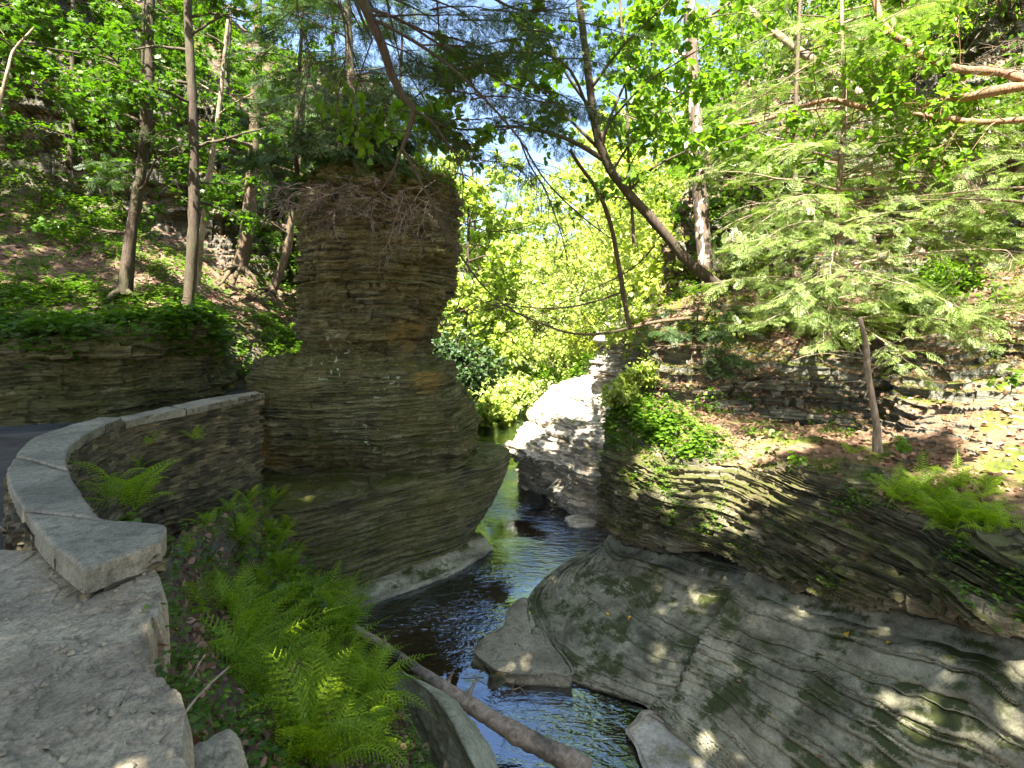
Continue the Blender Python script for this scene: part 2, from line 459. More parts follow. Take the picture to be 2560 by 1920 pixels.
def masonry_mat():
    t = NT('stone_masonry')
    a = t.noise(1, 5, .6, sc=(4, 4, 26))
    c = t.noise(3, 5, .65)
    col = t.ramp(t.math('ADD', t.math('MULTIPLY', a, .6), t.math('MULTIPLY', c, .4)), [(.36, (.06, .05, .028)), (.5, (.15, .125, .07)), (.65, (.30, .25, .14))])
    g = t.noise(50, 4, .7)
    vv = t.n('ShaderNodeTexVoronoi', {'Vector': t.pos((4.5, 4.5, 17)), 'Scale': 1.0})
    vs = t.n('ShaderNodeSeparateColor', {0: vv.outputs['Color']}).outputs[0]
    col = t.mix(.75, col, t.ramp(vs, [(.1, (.35, .33, .28)), (.5, (.8, .76, .66)), (.9, (1.5, 1.4, 1.15))]), 'MULTIPLY')
    col = t.mix(.4, col, t.ramp(g, [(.3, (.3, .3, .3)), (.7, (1, 1, 1))]), 'MULTIPLY')
    mf = t.ramp(t.noise(1.6, 5, .6), [(.55, (0, 0, 0)), (.68, (1, 1, 1))])
    col = t.mix(t.math('MULTIPLY', mf, .6), col, (.06, .07, .015))
    bp = t.n('ShaderNodeBump', {'Height': t.math('ADD', a, t.math('MULTIPLY', g, .3)), 'Strength': .6, 'Distance': .03})
    return t.finish(t.n('ShaderNodeBsdfPrincipled', {'Base Color': col, 'Roughness': .9, 'Normal': bp.outputs[0]}))
MT['masonry'] = masonry_mat()

def flag_mat(name, a_, b_, dirt=(.16, .125, .075)):
    t = NT(name)
    n1 = t.noise(1.8, 6, .65, dist=.4); n2 = t.noise(14, 5, .7); n3 = t.noise(90, 3, .6)
    col = t.ramp(n1, [(.35, a_), (.62, b_)])
    col = t.mix(t.ramp(n2, [(.52, (0, 0, 0)), (.68, (.8, .8, .8))]), col, dirt)
    col = t.mix(.65, col, t.ramp(t.math('ADD', t.math('MULTIPLY', n3, .5), t.math('MULTIPLY', t.noise(30, 5, .75), .5)), [(.38, (.25, .25, .25)), (.58, (1.15, 1.15, 1.15))]), 'MULTIPLY')
    h = t.math('ADD', t.math('MULTIPLY', n2, .6), t.math('ADD', t.math('MULTIPLY', n1, .6), t.math('MULTIPLY', n3, .12)))
    bp = t.n('ShaderNodeBump', {'Height': h, 'Strength': .45, 'Distance': .03})
    return t.finish(t.n('ShaderNodeBsdfPrincipled', {'Base Color': col, 'Roughness': .8, 'Normal': bp.outputs[0]}))
MT['flag'] = flag_mat('worn_flagstone', (.20, .16, .10), (.42, .355, .23))
MT['cap'] = flag_mat('capstone', (.16, .14, .09), (.34, .30, .205), dirt=(.10, .085, .05))
MT['gravel'] = flag_mat('dark_gravel', (.035, .03, .022), (.085, .072, .052), dirt=(.05, .04, .035))

def water_mat():
    t = NT('creek_water')
    w1 = t.n('ShaderNodeTexNoise', {'Vector': t.n('ShaderNodeMapping', {'Vector': t.n('ShaderNodeNewGeometry').outputs['Position'], 'Rotation': (0, 0, .35), 'Scale': (3.2, 8.5, 1)}).outputs[0], 'Scale': 1.0, 'Detail': 3.0, 'Roughness': .55, 'Distortion': .6}).outputs[0]
    w2 = t.n('ShaderNodeTexNoise', {'Vector': t.n('ShaderNodeMapping', {'Vector': t.n('ShaderNodeNewGeometry').outputs['Position'], 'Rotation': (0, 0, -.3), 'Scale': (14, 26, 1)}).outputs[0], 'Scale': 1.0, 'Detail': 2.0, 'Roughness': .5}).outputs[0]
    big = t.ramp(t.noise(.5, 2, .5), [(.38, (.06, .06, .06)), (.6, (1, 1, 1))])
    h = t.math('MULTIPLY', t.math('ADD', w1, t.math('MULTIPLY', w2, .3)), big)
    bp = t.n('ShaderNodeBump', {'Height': h, 'Strength': 1.0, 'Distance': .045})
    fr = t.n('ShaderNodeFresnel', {'IOR': 2.6, 'Normal': bp.outputs[0]})
    fr = t.n('ShaderNodeMath', {0: fr.outputs[0], 1: 1.45}, operation='MULTIPLY', use_clamp=True)
    gl = t.n('ShaderNodeBsdfGlossy', {'Color': (.78, .89, 1, 1), 'Roughness': .03, 'Normal': bp.outputs[0]})
    tr = t.n('ShaderNodeBsdfTransparent', {'Color': (.74, .56, .36, 1)})
    mx = t.n('ShaderNodeMixShader', {0: fr.outputs[0], 1: tr.outputs[0], 2: gl.outputs[0]})
    return t.finish(mx)
MT['water'] = water_mat()
t_ = NT('creek_bed_silt')
cb = t_.ramp(t_.noise(2.5, 5, .65), [(.35, (.05, .032, .017)), (.65, (.22, .145, .075))])
MT['bed'] = t_.finish(t_.n('ShaderNodeBsdfPrincipled', {'Base Color': cb, 'Roughness': .8}))

# ------------------------------------------------------------------ layered rock
def strata(G, closed=False, amp=.06, th=(.03, .12), seed=0, terrace=0.0, dip=(0, 0), flip=1, wob=.03, chunk=.0, lat=1.3, rough=.012, wob2=0.0, nose=.0, mix=(.6, 1, 1, 1.8), blkf=4.0, beds=0.0, crack=1.0, big=0.0, bed=None, tz=(.35, .35)):
    r = np.random.default_rng(seed)
    hs = r.uniform(th[0], th[1], 1500) * r.choice(mix, 1500)
    bnd = np.cumsum(hs) - 3.0
    off = r.uniform(-1, 1, 1500) ** 3 * .6 + r.uniform(-1, 1, 1500) * .5
    grp = np.repeat(r.uniform(-1, 1, 400), 5)[:1500]
    off = off * .65 + grp * .55
    ckd = r.uniform(.15, 1, 1500) ** 2 * 1.6
    N = normals(G, closed) * flip
    x, y, z = G[..., 0], G[..., 1], G[..., 2]
    if big: G = G + N * (big * fbm(x * .9, y * .9, z * .9, 3, seed + 41))[..., None]; x, y, z = G[..., 0], G[..., 1], G[..., 2]
    zz = (z if bed is None else bed) + dip[0] * x + dip[1] * y + wob * fbm(x * .9, y * .9, z * .3, 3, seed + 3) * 2
    if wob2: zz = zz + wob2 * fbm(x * 2.2, y * 2.2, z, 3, seed + 5) + .006 * vnoise(x * 13, y * 13, 0, seed + 6)
    zz = zz + .25 * th[0] * vnoise(x * 11, y * 11, z * 3, seed + 8)
    k = np.clip(np.searchsorted(bnd, zz.ravel()).reshape(zz.shape), 1, 1499)
    lo, hi = bnd[k - 1], bnd[k]
    t = (zz - lo) / (hi - lo)
    latn = fbm(x * lat, y * lat, k * 7.31, 3, seed + 9)
    jx, jy = .35 * vnoise(x * 9, y * 9, k * 1.7, seed + 10), .35 * vnoise(x * 9, y * 9, k * 2.9, seed + 11)
    fk = blkf * (.6 + .8 * _h(k, k * 0, k * 0, seed + 12))
    blk = _h(np.floor(x * fk + k * .37 + jx), np.floor(y * fk + k * .61 + jy), k, seed + 17) * 2 - 1
    d = amp * (off[k] + latn * 1.2 + chunk * blk * .8)
    edge = np.minimum(t, 1 - t) * (hi - lo)
    cw = .0045 + .012 * (hi - lo)
    cdn = np.where(t < .5, ckd[k - 1], ckd[k])
    d -= crack * (.010 + amp * .9) * np.exp(-(edge / cw) ** 2) * cdn
    d -= amp * .35 * np.clip(1 - t * 3, 0, 1) * (hi - lo) / th[1]      # each layer is weathered back at its foot
    if beds:
        bb = np.cumsum(r.uniform(.22, .6, 60)) - 2; kb = np.searchsorted(bb, (zz + .02 * latn).ravel()).reshape(zz.shape)
        ob = r.uniform(-1, 1, 62); d += beds * (ob[kb] * .7 + .9 * (_h(np.floor(x * 1.7 + .5 * jx + kb), np.floor(y * 1.7 + kb * .3), kb, seed + 19) - .5))
    d += rough * fbm(x * 9, y * 9, z * 22, 3, seed + 21)
    out = G + N * d[..., None]
    if terrace:
        g = np.clip((t - .80) / .16, 0, 1)
        w = terrace * np.clip((np.abs(N[..., 2]) - tz[0]) / tz[1], 0, 1)
        zt = (lo + (hi - lo) * (g * .88 + t * .12)) - zz + z
        out[..., 2] = out[..., 2] * (1 - w) + (zt + rough * .35 * fbm(x * 4, y * 4, z * 4, 4, seed + 31) + d * .10) * w
        hd = N[..., :2] / (np.linalg.norm(N[..., :2], axis=-1, keepdims=True) + 1e-6)
        td = np.minimum(t, 1 - t)
        thk = np.clip((hi - lo) / .06, .3, 1.6)
        sh = nose * thk * (np.exp(-(td / .07) ** 2) - 1.3 * np.exp(-((t - .80) / .055) ** 2)) * w
        out[..., :2] += hd * sh[..., None]
        out[..., 2] -= nose * .6 * thk * np.exp(-((t - .785) / .035) ** 2) * w
    return out

def rockobj(name, G, mat, label, cat, closed=False, kind=None, group=None, smooth=False):
    o = gmesh(G, closed).build(name, mat, smooth=smooth)
    return tag(o, label, cat, group, kind)

def xyrow(z, pts): return [(p[0], p[1], z) for p in pts]

# ground, bed and water ----------------------------------------------------------
gx, gy = np.meshgrid(np.concatenate([[-400, -150], np.linspace(-30, 40, 120), [150, 400]]), np.concatenate([[-300, -80], np.linspace(-10, 60, 120), [150, 500]]))
gz = -.42 + .13 * fbm(gx * .7, gy * .7, 0, 4, 3)
near = np.clip((8 - gy) / 3, 0, 1); gz = gz - .15 * near
gz = gz + .27 * np.exp(-((gx - 1.2) ** 2 + (gy - 11.3) ** 2) / 1.2) + .22 * np.exp(-((gx - 1.0) ** 2 + (gy - 5.6) ** 2) / .8)
tag(gmesh(np.stack([gx, gy, gz], -1)).build('ground', MT['bed'], smooth=True), kind='structure')

wx, wy = np.meshgrid(np.linspace(-9, 10, 260), np.concatenate([np.linspace(.5, 12, 260), np.linspace(12.1, 45, 120)]))
lip = 6.75 + .35 * (wx + .5) + .25 * fbm(wx * 1.5, wx * 0, 0, 3, 8)
s_ = np.clip((lip - wy) / .55, 0, 1); s_ = s_ * s_ * (3 - 2 * s_)
wz = -.09 * s_ + .05 * fbm(wx * 6, wy * 6, 0, 3, 5) * np.exp(-((wy - lip + .3) / .35) ** 2)
tag(gmesh(np.stack([wx, wy, wz], -1)).build('water', MT['water'], smooth=True), kind='structure')

# rock pillar ---------------------------------------------------------------------
def body(z, L, R, yf=9.3, yb=12.0, fl=0):
    w = R - L
    return xyrow(z, [(L, yf + .9), (L + .12 * w, yf + .2 + fl), (L + .4 * w, yf - .02), (L + .72 * w, yf + .1), (R - .02 * w, yf + .85), (R - .05 * w, yb - .4), (L + .5 * w, yb), (L + .1 * w, yb - .5)])
rows = [
 xyrow(-.6, [(-5.5, 8.6), (-4.2, 7.9), (-2.8, 8.1), (-1.95, 8.95), (-1.1, 10.0), (-1.2, 11.5), (-3, 13), (-5.5, 12)]),
 xyrow(-.1, [(-5.5, 8.6), (-4.2, 7.95), (-2.85, 8.2), (-1.95, 9.05), (-1.02, 10.05), (-1.2, 11.5), (-3, 13), (-5.5, 12)]),
 xyrow(.12, [(-5.6, 8.6), (-4.3, 8.0), (-2.9, 8.3), (-1.95, 9.1), (-.95, 10.08), (-1.0, 11.8), (-3, 13.2), (-5.6, 12)]),
 xyrow(.5, [(-5.6, 8.5), (-4.35, 7.95), (-3.05, 8.25), (-1.95, 9.25), (-.68, 10.4), (-.9, 11.9), (-3, 13.2), (-5.6, 12)]),
 xyrow(.95, [(-5.7, 8.5), (-4.5, 7.95), (-3.25, 8.2), (-1.95, 9.3), (-.42, 10.65), (-.6, 12.1), (-3, 13.3), (-5.7, 12)]),
 xyrow(1.38, [(-5.8, 8.5), (-4.6, 7.98), (-3.4, 8.1), (-1.95, 9.35), (-.27, 10.85), (-.4, 12.2), (-3, 13.3), (-5.8, 12)]),
 xyrow(1.58, [(-5.8, 8.5), (-4.6, 7.98), (-3.4, 8.1), (-1.95, 9.35), (-.25, 10.9), (-.4, 12.2), (-3, 13.3), (-5.8, 12)]),
 xyrow(1.62, [(-5.75, 8.6), (-4.6, 8.15), (-3.4, 8.25), (-2.0, 9.45), (-.4, 10.95), (-.5, 12.2), (-3, 13.3), (-5.8, 12)]),
 body(1.70, -5.35, -.85, 9.55, 12.6),
 body(2.2, -5.3, -.84, 9.25, 12.4),
 body(2.7, -5.2, -1.0, 9.15, 12.2),
 body(3.2, -5.08, -1.22, 9.2),
 body(3.6, -4.95, -1.42, 9.25),
 body(3.76, -4.85, -1.6, 9.35),
 body(3.92, -4.25, -1.76, 9.5),
 body(4.5, -4.08, -1.7, 9.5),
 body(5.0, -4.08, -1.5, 9.45),
 body(5.5, -4.16, -1.32, 9.4),
 body(6.2, -4.18, -1.28, 9.38),
 body(6.8, -4.15, -1.3, 9.42),
 body(7.2, -4.2, -1.25, 9.45),
 body(7.45, -4.1, -1.35, 9.65),
 body(7.62, -3.9, -1.6, 9.8, 11.7),
 body(7.7, -3.0, -2.2, 10.3, 11.3)]
G = loft(rows, 760, 1050, True)
G = G + (normals(G, True) * (.12 * fbm(G[..., 0] * 1.3, G[..., 1] * 1.3, G[..., 2] * 1.1, 4, 19) * np.clip((G[..., 2] - 1.4), .25, 1))[..., None])
zc = G[..., 2]
P1 = strata(G, True, .050, (.02, .07), 11, flip=1, chunk=.8, rough=.03, lat=2.0, beds=.12, wob=.06, blkf=4, crack=1.8, big=.12)
P2 = strata(G, True, .055, (.03, .12), 12, flip=1, chunk=1.5, rough=.08, lat=2.6, beds=.20, blkf=5, crack=1.5, big=.14)
wgt = np.clip((zc - 3.3) / .8, 0, 1)[..., None]
wl = np.clip((1.75 - zc) / .2, 0, 1)[..., None]
P3 = strata(G, True, .016, (.025, .10), 13, flip=1, chunk=.6, rough=.03, beds=.03, crack=2.5)
GP = P1 * (1 - wgt) * (1 - wl) + P2 * wgt + P3 * wl
# hollows weathered into the right flank
for (hx, hy_, hz, rr, dd) in [(-1.55, 9.75, 3.9, .45, .28), (-1.35, 9.9, 3.2, .25, .2), (-2.2, 9.4, 4.15, .5, .15), (-1.2, 9.8, 2.75, .2, .18), (-3.3, 9.3, 3.95, .5, .10)]:
    q = np.exp(-(((GP[..., 0] - hx) / rr) ** 2 + ((GP[..., 1] - hy_) / rr) ** 2 + ((GP[..., 2] - hz) / (rr * .7)) ** 2))
    GP = GP - normals(G, True) * (q * dd)[..., None]
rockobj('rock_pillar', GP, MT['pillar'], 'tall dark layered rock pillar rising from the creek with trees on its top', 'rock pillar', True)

# thin ledge at the pillar's foot -----------------------------------------------------
led = [[(-3.6, 7.3, -.35), (-2.75, 7.9, -.35), (-1.9, 8.5, -.35), (-1.0, 9.3, -.35), (-.42, 10.3, -.35)],
       [(-3.6, 7.35, .0), (-2.75, 7.9, .0), (-1.9, 8.5, .02), (-1.0, 9.3, .04), (-.40, 10.2, .04)],
       [(-3.6, 7.4, .07), (-2.76, 7.95, .08), (-1.95, 8.58, .09), (-1.05, 9.38, .10), (-.46, 10.3, .10)],
       [(-3.8, 7.9, .14), (-3.0, 8.3, .14), (-2.2, 9.0, .15), (-1.3, 9.8, .15), (-.6, 10.6, .13)],
       [(-4.0, 8.6, .2), (-3.3, 9.0, .2), (-2.4, 9.6, .2), (-1.5, 10.4, .2), (-.9, 11, .1)]]
rockobj('rock_shelf', strata(loft(led, 300, 90), amp=.02, th=(.03, .07), seed=5, terrace=.6, flip=-1), MT['slate'], 'thin pale rock shelf lying just above the water at the foot of the pillar', 'rock shelf')

# right bank: lower terrace ------------------------------------------------------------
foot = [Z(603, 546, .0), Z(560, 570, .0), Z(530, 600, 0.0), Z(533, 639, -.02), Z(551, 664, -.05), Z(580, 684, -.09), Z(644, 707, -.10), Z(672, 735, -.10), Z(740, 790, -.10), Z(880, 900, -.10)]
und = [W(607, 535, 9.7), W(622, 545, 9.2), W(655, 552, 8.5), W(700, 562, 7.8), W(745, 574, 7.1), W(790, 590, 6.4), W(850, 603, 5.75), W(930, 622, 5.0), W(1030, 645, 4.2), W(1200, 700, 3.4)]
foot, und = np.array(foot), np.array(und)
below = foot + np.array([-.05, -.05, -.55])
def lerp(a, b, t, dz=0): return a * (1 - t) + b * t + np.array([0, 0, dz])
in1 = lerp(foot, und, .03, .05); in2 = lerp(foot, und, .3, -.04); in3 = lerp(foot, und, .6, -.09)
back = und + np.array([.75, .5, .15]); 
G = loft([below, foot, in1, in2, in3, und, back], 900, 860)
bedv = np.interp(np.linspace(0, 6, 860), [0, 1, 2, 3, 4, 5, 6], [-.5, 0, .06, .42, .80, 1.3, 1.6])[:, None] * np.ones((1, 900)) * 1.15
def seg_d(G, A, B):
    ax, ay, bx, by = A[0], A[1], B[0], B[1]; L2 = (bx - ax) ** 2 + (by - ay) ** 2
    q = np.clip(((G[..., 0] - ax) * (bx - ax) + (G[..., 1] - ay) * (by - ay)) / L2, 0, 1)
    return np.hypot(G[..., 0] - ax - q * (bx - ax), G[..., 1] - ay - q * (by - ay)), ((G[..., 0] - ax) * (by - ay) - (G[..., 1] - ay) * (bx - ax)) / math.sqrt(L2)
cA, cB, cC, cD = Z(650, 712, -.1), W(672, 672, 6.0), W(703, 632, 6.45), W(742, 590, 7.0)
wv = .05 * fbm(G[..., 0] * 3, G[..., 1] * 3, 0, 3, 55)
dc = np.full(G.shape[:2], 9.0); side_ = np.zeros(G.shape[:2])
for A_, B_ in ((cA, cB), (cB, cC), (cC, cD)):
    q1, q2 = seg_d(G + wv[..., None], A_, B_); side_ = np.where(q1 < dc, q2, side_); dc = np.minimum(dc, q1)
G[..., 2] += .10 * np.clip(side_ / .03, 0, 1) * np.exp(-dc / .5) * (dc < 3)
GT = strata(G, amp=.012, bed=bedv, tz=(.1, .25), mix=(.2, .3, .8, 1, 1.3, 3.2), th=(.020, .085), seed=31, terrace=.95, flip=-1, wob=.07, dip=(.0, .0), chunk=.3, rough=.012, wob2=.03, nose=.040, crack=.3)
GT[..., 2] -= .05 * np.exp(-(dc / .014) ** 2)
rockobj('rock_terrace', GT, MT['slate'], 'smooth grey stepped rock terrace sloping down to the creek on the right bank', 'rock terrace')

# right bank: overhanging layered block ---------------------------------------------------
T_ = np.array([W(604, 452, 9.9), W(618, 455, 9.3), W(664, 462, 8.4), W(710, 466, 8.0), W(756, 468, 7.6), W(800, 474, 7.0), W(849, 484, 6.35), W(942, 530, 5.2), W(1034, 562, 4.4), W(1210, 640, 3.4)])
udl = und + np.array([0, 0, .06])
deep = und + np.array([.8, .55, .2])
lipr = np.array([W(600, 512, 9.45), W(622, 530, 8.8), W(655, 540, 8.15), W(700, 552, 7.45), W(745, 566, 6.8), W(790, 580, 6.2), W(850, 594, 5.6), W(930, 606, 4.9), W(1030, 622, 4.15), W(1200, 680, 3.3)])
midr = lerp(lipr, T_, .35) + np.array([-.08, -.10, .02])
mid2 = lerp(lipr, T_, .7) + np.array([-.06, -.08, .03])
mid2[0] = W(598, 475, 9.6); midr[0] = W(599, 495, 9.5)
bk = T_ + np.array([.5, .4, .1])
G = loft([deep, udl + np.array([.2, .15, .06]), lipr, midr, mid2, T_, bk], 1000, 620)
GB = strata(G, amp=.060, th=(.015, .055), seed=41, terrace=.5, flip=-1, wob=.05, chunk=1.5, rough=.04, lat=2.5, beds=.09, blkf=5, big=.22)
rockobj('rock_overhang', GB, MT['layered'], 'dark flaky layered rock overhang above the smooth terrace, ferns on its top', 'rock ledge')

# right hillside ------------------------------------------------------------------------
Rr = [
 [(604,452,9.95),(664,462,8.5),(756,468,7.7),(849,484,6.45),(942,530,5.3),(1034,562,4.5),(1210,640,3.5)],
 [(608,418,10.3),(670,420,9.4),(760,428,8.8),(850,446,7.8),(930,462,6.6),(1034,475,5.6),(1250,520,4.4)],
 [(616,385,10.9),(680,398,10.0),(770,412,9.4),(860,428,8.7),(920,408,7.6),(1034,402,6.7),(1300,430,5)],
 [(628,352,11.0),(690,352,10.1),(780,368,9.5),(885,372,8.9),(915,352,8.4),(1034,340,7.6),(1300,350,6)],
 [(640,325,12.2),(700,312,11.5),(790,305,11),(880,300,10.5),(940,300,9.5),(1034,280,9),(1300,260,7)],
 [(660,290,14),(720,262,13.5),(800,242,13),(870,255,12.5),(940,245,11.5),(1034,215,10.5),(1350,150,8.5)],
 [(668,245,14.2),(725,200,13.7),(805,155,13.2),(875,150,12.7),(950,125,11.8),(1034,60,10.8),(1350,-60,8.8)],
 [(690,170,17),(740,120,17),(820,60,16),(890,40,16),(960,0,15),(1034,-60,14),(1350,-200,12)],
 [(700,120,24),(760,60,24),(840,0,23),(900,-20,23),(980,-60,22),(1060,-100,21),(1450,-220,18)]]
G = loft([[W(*p) for p in r] for r in Rr], 620, 620)
v_ = np.linspace(0, 8, 620)[:, None]
hw = np.clip(1.3 - np.abs(v_ - 2.5) * 1.6, 0, 1) + np.clip(1.6 - np.abs(v_ - 5.6) * 1.3, 0, 1) + .30
hw = np.clip(hw, 0, 1)[..., None] * np.ones((1, 620, 1))
A = strata(G, amp=.13, th=(.04, .15), seed=51, terrace=.8, flip=-1, wob=.15, chunk=1.4, rough=.05, beds=.2, blkf=3, big=.3)
B = G.copy(); B[..., 2] += .16 * fbm(G[..., 0] * 1.3, G[..., 1] * 1.3, 0, 5, 77)
GH = B * (1 - hw) + A * hw
GHR = GH
tag(gmesh(GH).build('hillside', MT['hill_right']), kind='structure')

# pale sunlit rock beyond the bend ------------------------------------------------------
Pr = [[(530,490,14.6),(557,512,13.3),(585,530,12.0),(625,560,11.2)],
      [(522,470,14.4),(556,498,13.2),(583,518,11.9),(620,545,11.0)],
      [(510,455,14.2),(548,470,13.0),(578,487,11.9),(618,500,11.0)],
      [(503,446,14.3),(545,450,13.1),(577,462,12.1),(618,470,11.3)],
      [(520,425,15.2),(555,422,14.0),(583,425,12.9),(620,425,12.0)],
      [(540,400,17.0),(565,392,16.2),(592,388,15),(630,378,13.6)],
      [(552,384,21),(578,376,20),(604,370,18),(645,352,15)]]
G = loft([[W(*p) for p in r] for r in Pr], 300, 300)
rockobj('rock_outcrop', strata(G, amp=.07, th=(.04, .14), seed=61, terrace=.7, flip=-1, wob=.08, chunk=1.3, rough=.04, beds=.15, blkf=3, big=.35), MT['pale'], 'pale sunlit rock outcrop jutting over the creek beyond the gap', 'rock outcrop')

Qr = [[(592,382,14.6),(612,380,13.9),(640,385,13.4),(668,392,12.8)],
      [(596,340,14.8),(614,338,14.0),(640,336,13.5),(668,345,12.9)],
      [(604,326,15.0),(618,324,14.2),(642,320,13.6),(670,320,13.0)],
      [(610,316,15.4),(622,312,14.8),(645,308,14.4),(672,308,14.0)],
      [(614,310,17),(628,308,17),(650,304,17),(690,302,17)]]
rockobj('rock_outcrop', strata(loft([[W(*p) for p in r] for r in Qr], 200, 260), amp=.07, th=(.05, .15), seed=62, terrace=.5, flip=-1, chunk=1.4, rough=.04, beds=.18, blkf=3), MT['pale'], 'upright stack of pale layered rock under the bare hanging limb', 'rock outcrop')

# left: fern bank beside the path -----------------------------------------------------------
Br = [[Z(178,830,3.05),Z(164,730,3.08),Z(146,650,3.10),Z(152,590,3.10),Z(165,556,2.97),W(205,520,5.4),W(250,500,7.4),W(270,490,8.6)],
      [Z(240,850,2.5),Z(225,735,2.5),Z(205,660,2.5),Z(200,600,2.4),W(205,560,5.0),W(235,540,6.2),W(262,515,7.6),W(285,500,8.8)],
      [Z(330,850,1.9),Z(300,740,1.8),Z(275,670,1.7),Z(262,620,1.6),W(255,585,6.0),W(262,560,6.9),W(285,535,7.8),W(300,520,8.8)],
      [Z(420,850,1.2),Z(370,745,1.0),Z(340,680,.9),Z(318,635,.8),Z(300,600,.7),W(292,580,7.5),W(305,560,8.1),W(320,550,8.8)],
      [Z(470,850,.7),Z(410,745,.6),Z(376,672,.5),Z(345,628,.4),Z(325,602,.3),W(318,590,7.9),W(325,575,8.4),W(340,560,8.9)],
      [Z(485,860,-.5),Z(428,775,-.5),Z(392,700,-.5),Z(358,655,-.5),Z(338,622,-.5),Z(330,605,-.5),W(335,600,8.3),W(350,590,8.8)]]
GBK = loft(Br, 260, 220)
GBK = strata(GBK, amp=.02, th=(.05, .15), seed=71, terrace=.2, flip=-1, wob=.1)
GBK[..., 2] += .07 * fbm(GBK[..., 0] * 2, GBK[..., 1] * 2, 0, 4, 78)
tag(gmesh(GBK).build('bank', MT['bank'], smooth=True), kind='structure')

# path (flagstones in the foreground) and the gravel walk behind the wall -----------------
def inpoly_edge(y):   # right edge of the flagstones
    return np.interp(y, [-8, -1, 0, .7, 1.2, 1.48, 1.79, 1.98, 2.21, 2.61, 2.97, 4.0], [2.5, 1.2, .6, -.2, -.80, -.94, -1.18, -1.42, -1.56, -1.77, -2.04, -2.7])
pu = (1 - (1 - np.linspace(0, 1, 900)) ** 2.3)[None, :]; pv = (2.84 - 9.84 * (1 - np.linspace(0, 1, 760)) ** 2.3)[:, None]
xr = inpoly_edge(pv) + .03 * fbm(pv * 5, 0, 0, 3, 5) + .03 * vnoise(np.floor(pv * 3.2), 0, 0, 3) + .02 * vnoise(np.floor(pv * 11), 0, 0, 3)
px_ = -12 + (xr + 12) * pu; py_ = pv + 0 * pu + (.12 * fbm(px_ * 1.7, 0, 0, 3, 6) + .10 * np.clip(-2.2 - px_, -1, 2)) * np.clip(pv - 1.8, 0, 1)
cell = vnoise(np.floor(px_ * 1.1 + .35 * fbm(px_ * 2, py_ * 2, 0, 3, 4)), np.floor(py_ * 1.3 + .3 * fbm(px_ * 2, py_ * 2, 5, 3, 4)), 0, 91)
ridg = fbm(px_ * 1.4, py_ * 1.0, 2.0, 4, 92)
step_ = np.floor(ridg * 9) / 9
def cracks(x, y, sc, seed):
    xx = x * sc + .35 * fbm(x * 1.8, y * 1.8, 0, 4, seed); yy = y * sc * .8 + .35 * fbm(x * 1.8, y * 1.8, 9, 4, seed)
    d1 = np.full(x.shape, 9.0); d2 = np.full(x.shape, 9.0); idn = np.zeros(x.shape)
    for a in (-1, 0, 1):
        for b in (-1, 0, 1):
            cx, cy = np.floor(xx) + a, np.floor(yy) + b
            qx, qy = cx + .1 + .8 * _h(cx, cy, cx * 0, seed), cy + .1 + .8 * _h(cx, cy, cx * 0 + 1, seed)
            d = np.hypot(xx - qx, yy - qy); idn = np.where(d < d1, _h(cx, cy, cx * 0 + 2, seed), idn)
            d2 = np.where(d < d1, d1, np.minimum(d2, d)); d1 = np.minimum(d1, d)
    return d2 - d1, idn
ce, ci_ = cracks(px_, py_, 1.25, 95); ce2, ci2 = cracks(px_ + .3, py_ * 1.1, 3.4, 96)
pz = 3.225 + .016 * (ci_ - .5) + .055 * np.floor((ridg + .03 * fbm(px_ * 9, py_ * 9, 0, 3, 98)) * 8) / 8 - .010 * np.exp(-(ce / .016) ** 2) + (.008 * (ci2 - .5) - .002 * np.exp(-(ce2 / .03) ** 2)) * (fbm(px_ * .9, py_ * .9, 3, 2, 97) > -.08) + .007 * fbm(px_ * 6, py_ * 6, 0, 5, 93) - .01
GPATH = np.stack([px_, py_, pz], -1)
# side of the paving
side = GPATH[:, -1:, :] + np.array([[[.03, 0, -.10]], ])
side2 = GPATH[:, -1:, :] + np.array([[[.05, 0, -.45]], ])
GPATH2 = np.concatenate([GPATH, side, side2], 1)
GPATH2 = np.concatenate([GPATH2, GPATH2[-1:] + np.array([[[0, .02, -.12]]]), GPATH2[-1:] + np.array([[[0, .04, -.6]]])], 0)
tag(gmesh(GPATH2).build('path', MT['flag']), kind='structure')
qx, qy = np.meshgrid(np.linspace(-16, -3.0, 150), np.linspace(2.4, 14, 180))
# keep the gravel on the inside of the wall
wallx = np.interp(qy, [2.4, 3.0, 3.7, 4.3, 5.4, 6.7, 8.9, 14], [-2.6, -2.75, -3.35, -3.95, -4.6, -4.95, -4.6, -5.2])
qx = -16 + (wallx + 16) * (qx + 16) / 13.0
qz = 2.80 + .03 * fbm(qx * 2, qy * 2, 0, 5, 21)
tag(gmesh(np.stack([qx, qy, qz], -1)).build('walkway', MT['gravel'], smooth=True), kind='structure')

# low curved stone wall ------------------------------------------------------------------
capz = 3.35
outer = np.array([Z(160, 541, capz), Z(160, 523, capz), Z(104, 519, capz), Z(76, 487, capz), Z(65, 462, capz), Z(70, 446, capz), Z(88, 433, capz), Z(116, 419, capz), Z(140, 412, capz), Z(185, 404, capz), Z(225, 396, capz), Z(262, 389, capz)])
inner = np.array([Z(86, 566, capz), Z(46, 532, capz), Z(14, 489, capz), Z(10, 468, capz), Z(22, 450, capz), Z(36, 437, capz), Z(60, 429, capz), Z(95, 418, capz), Z(123, 411, capz), Z(170, 401.5, capz), Z(215, 393, capz), Z(258, 387, capz)])
wall = thing('stone_wall', 'low curved dry stone wall with flat grey capstones between path and gorge', 'wall', tuple(outer[4] * [1, 1, 0] + np.array([0, 0, 2.8])))
nW = 700
O = cr(outer, nW); I = cr(inner, nW)
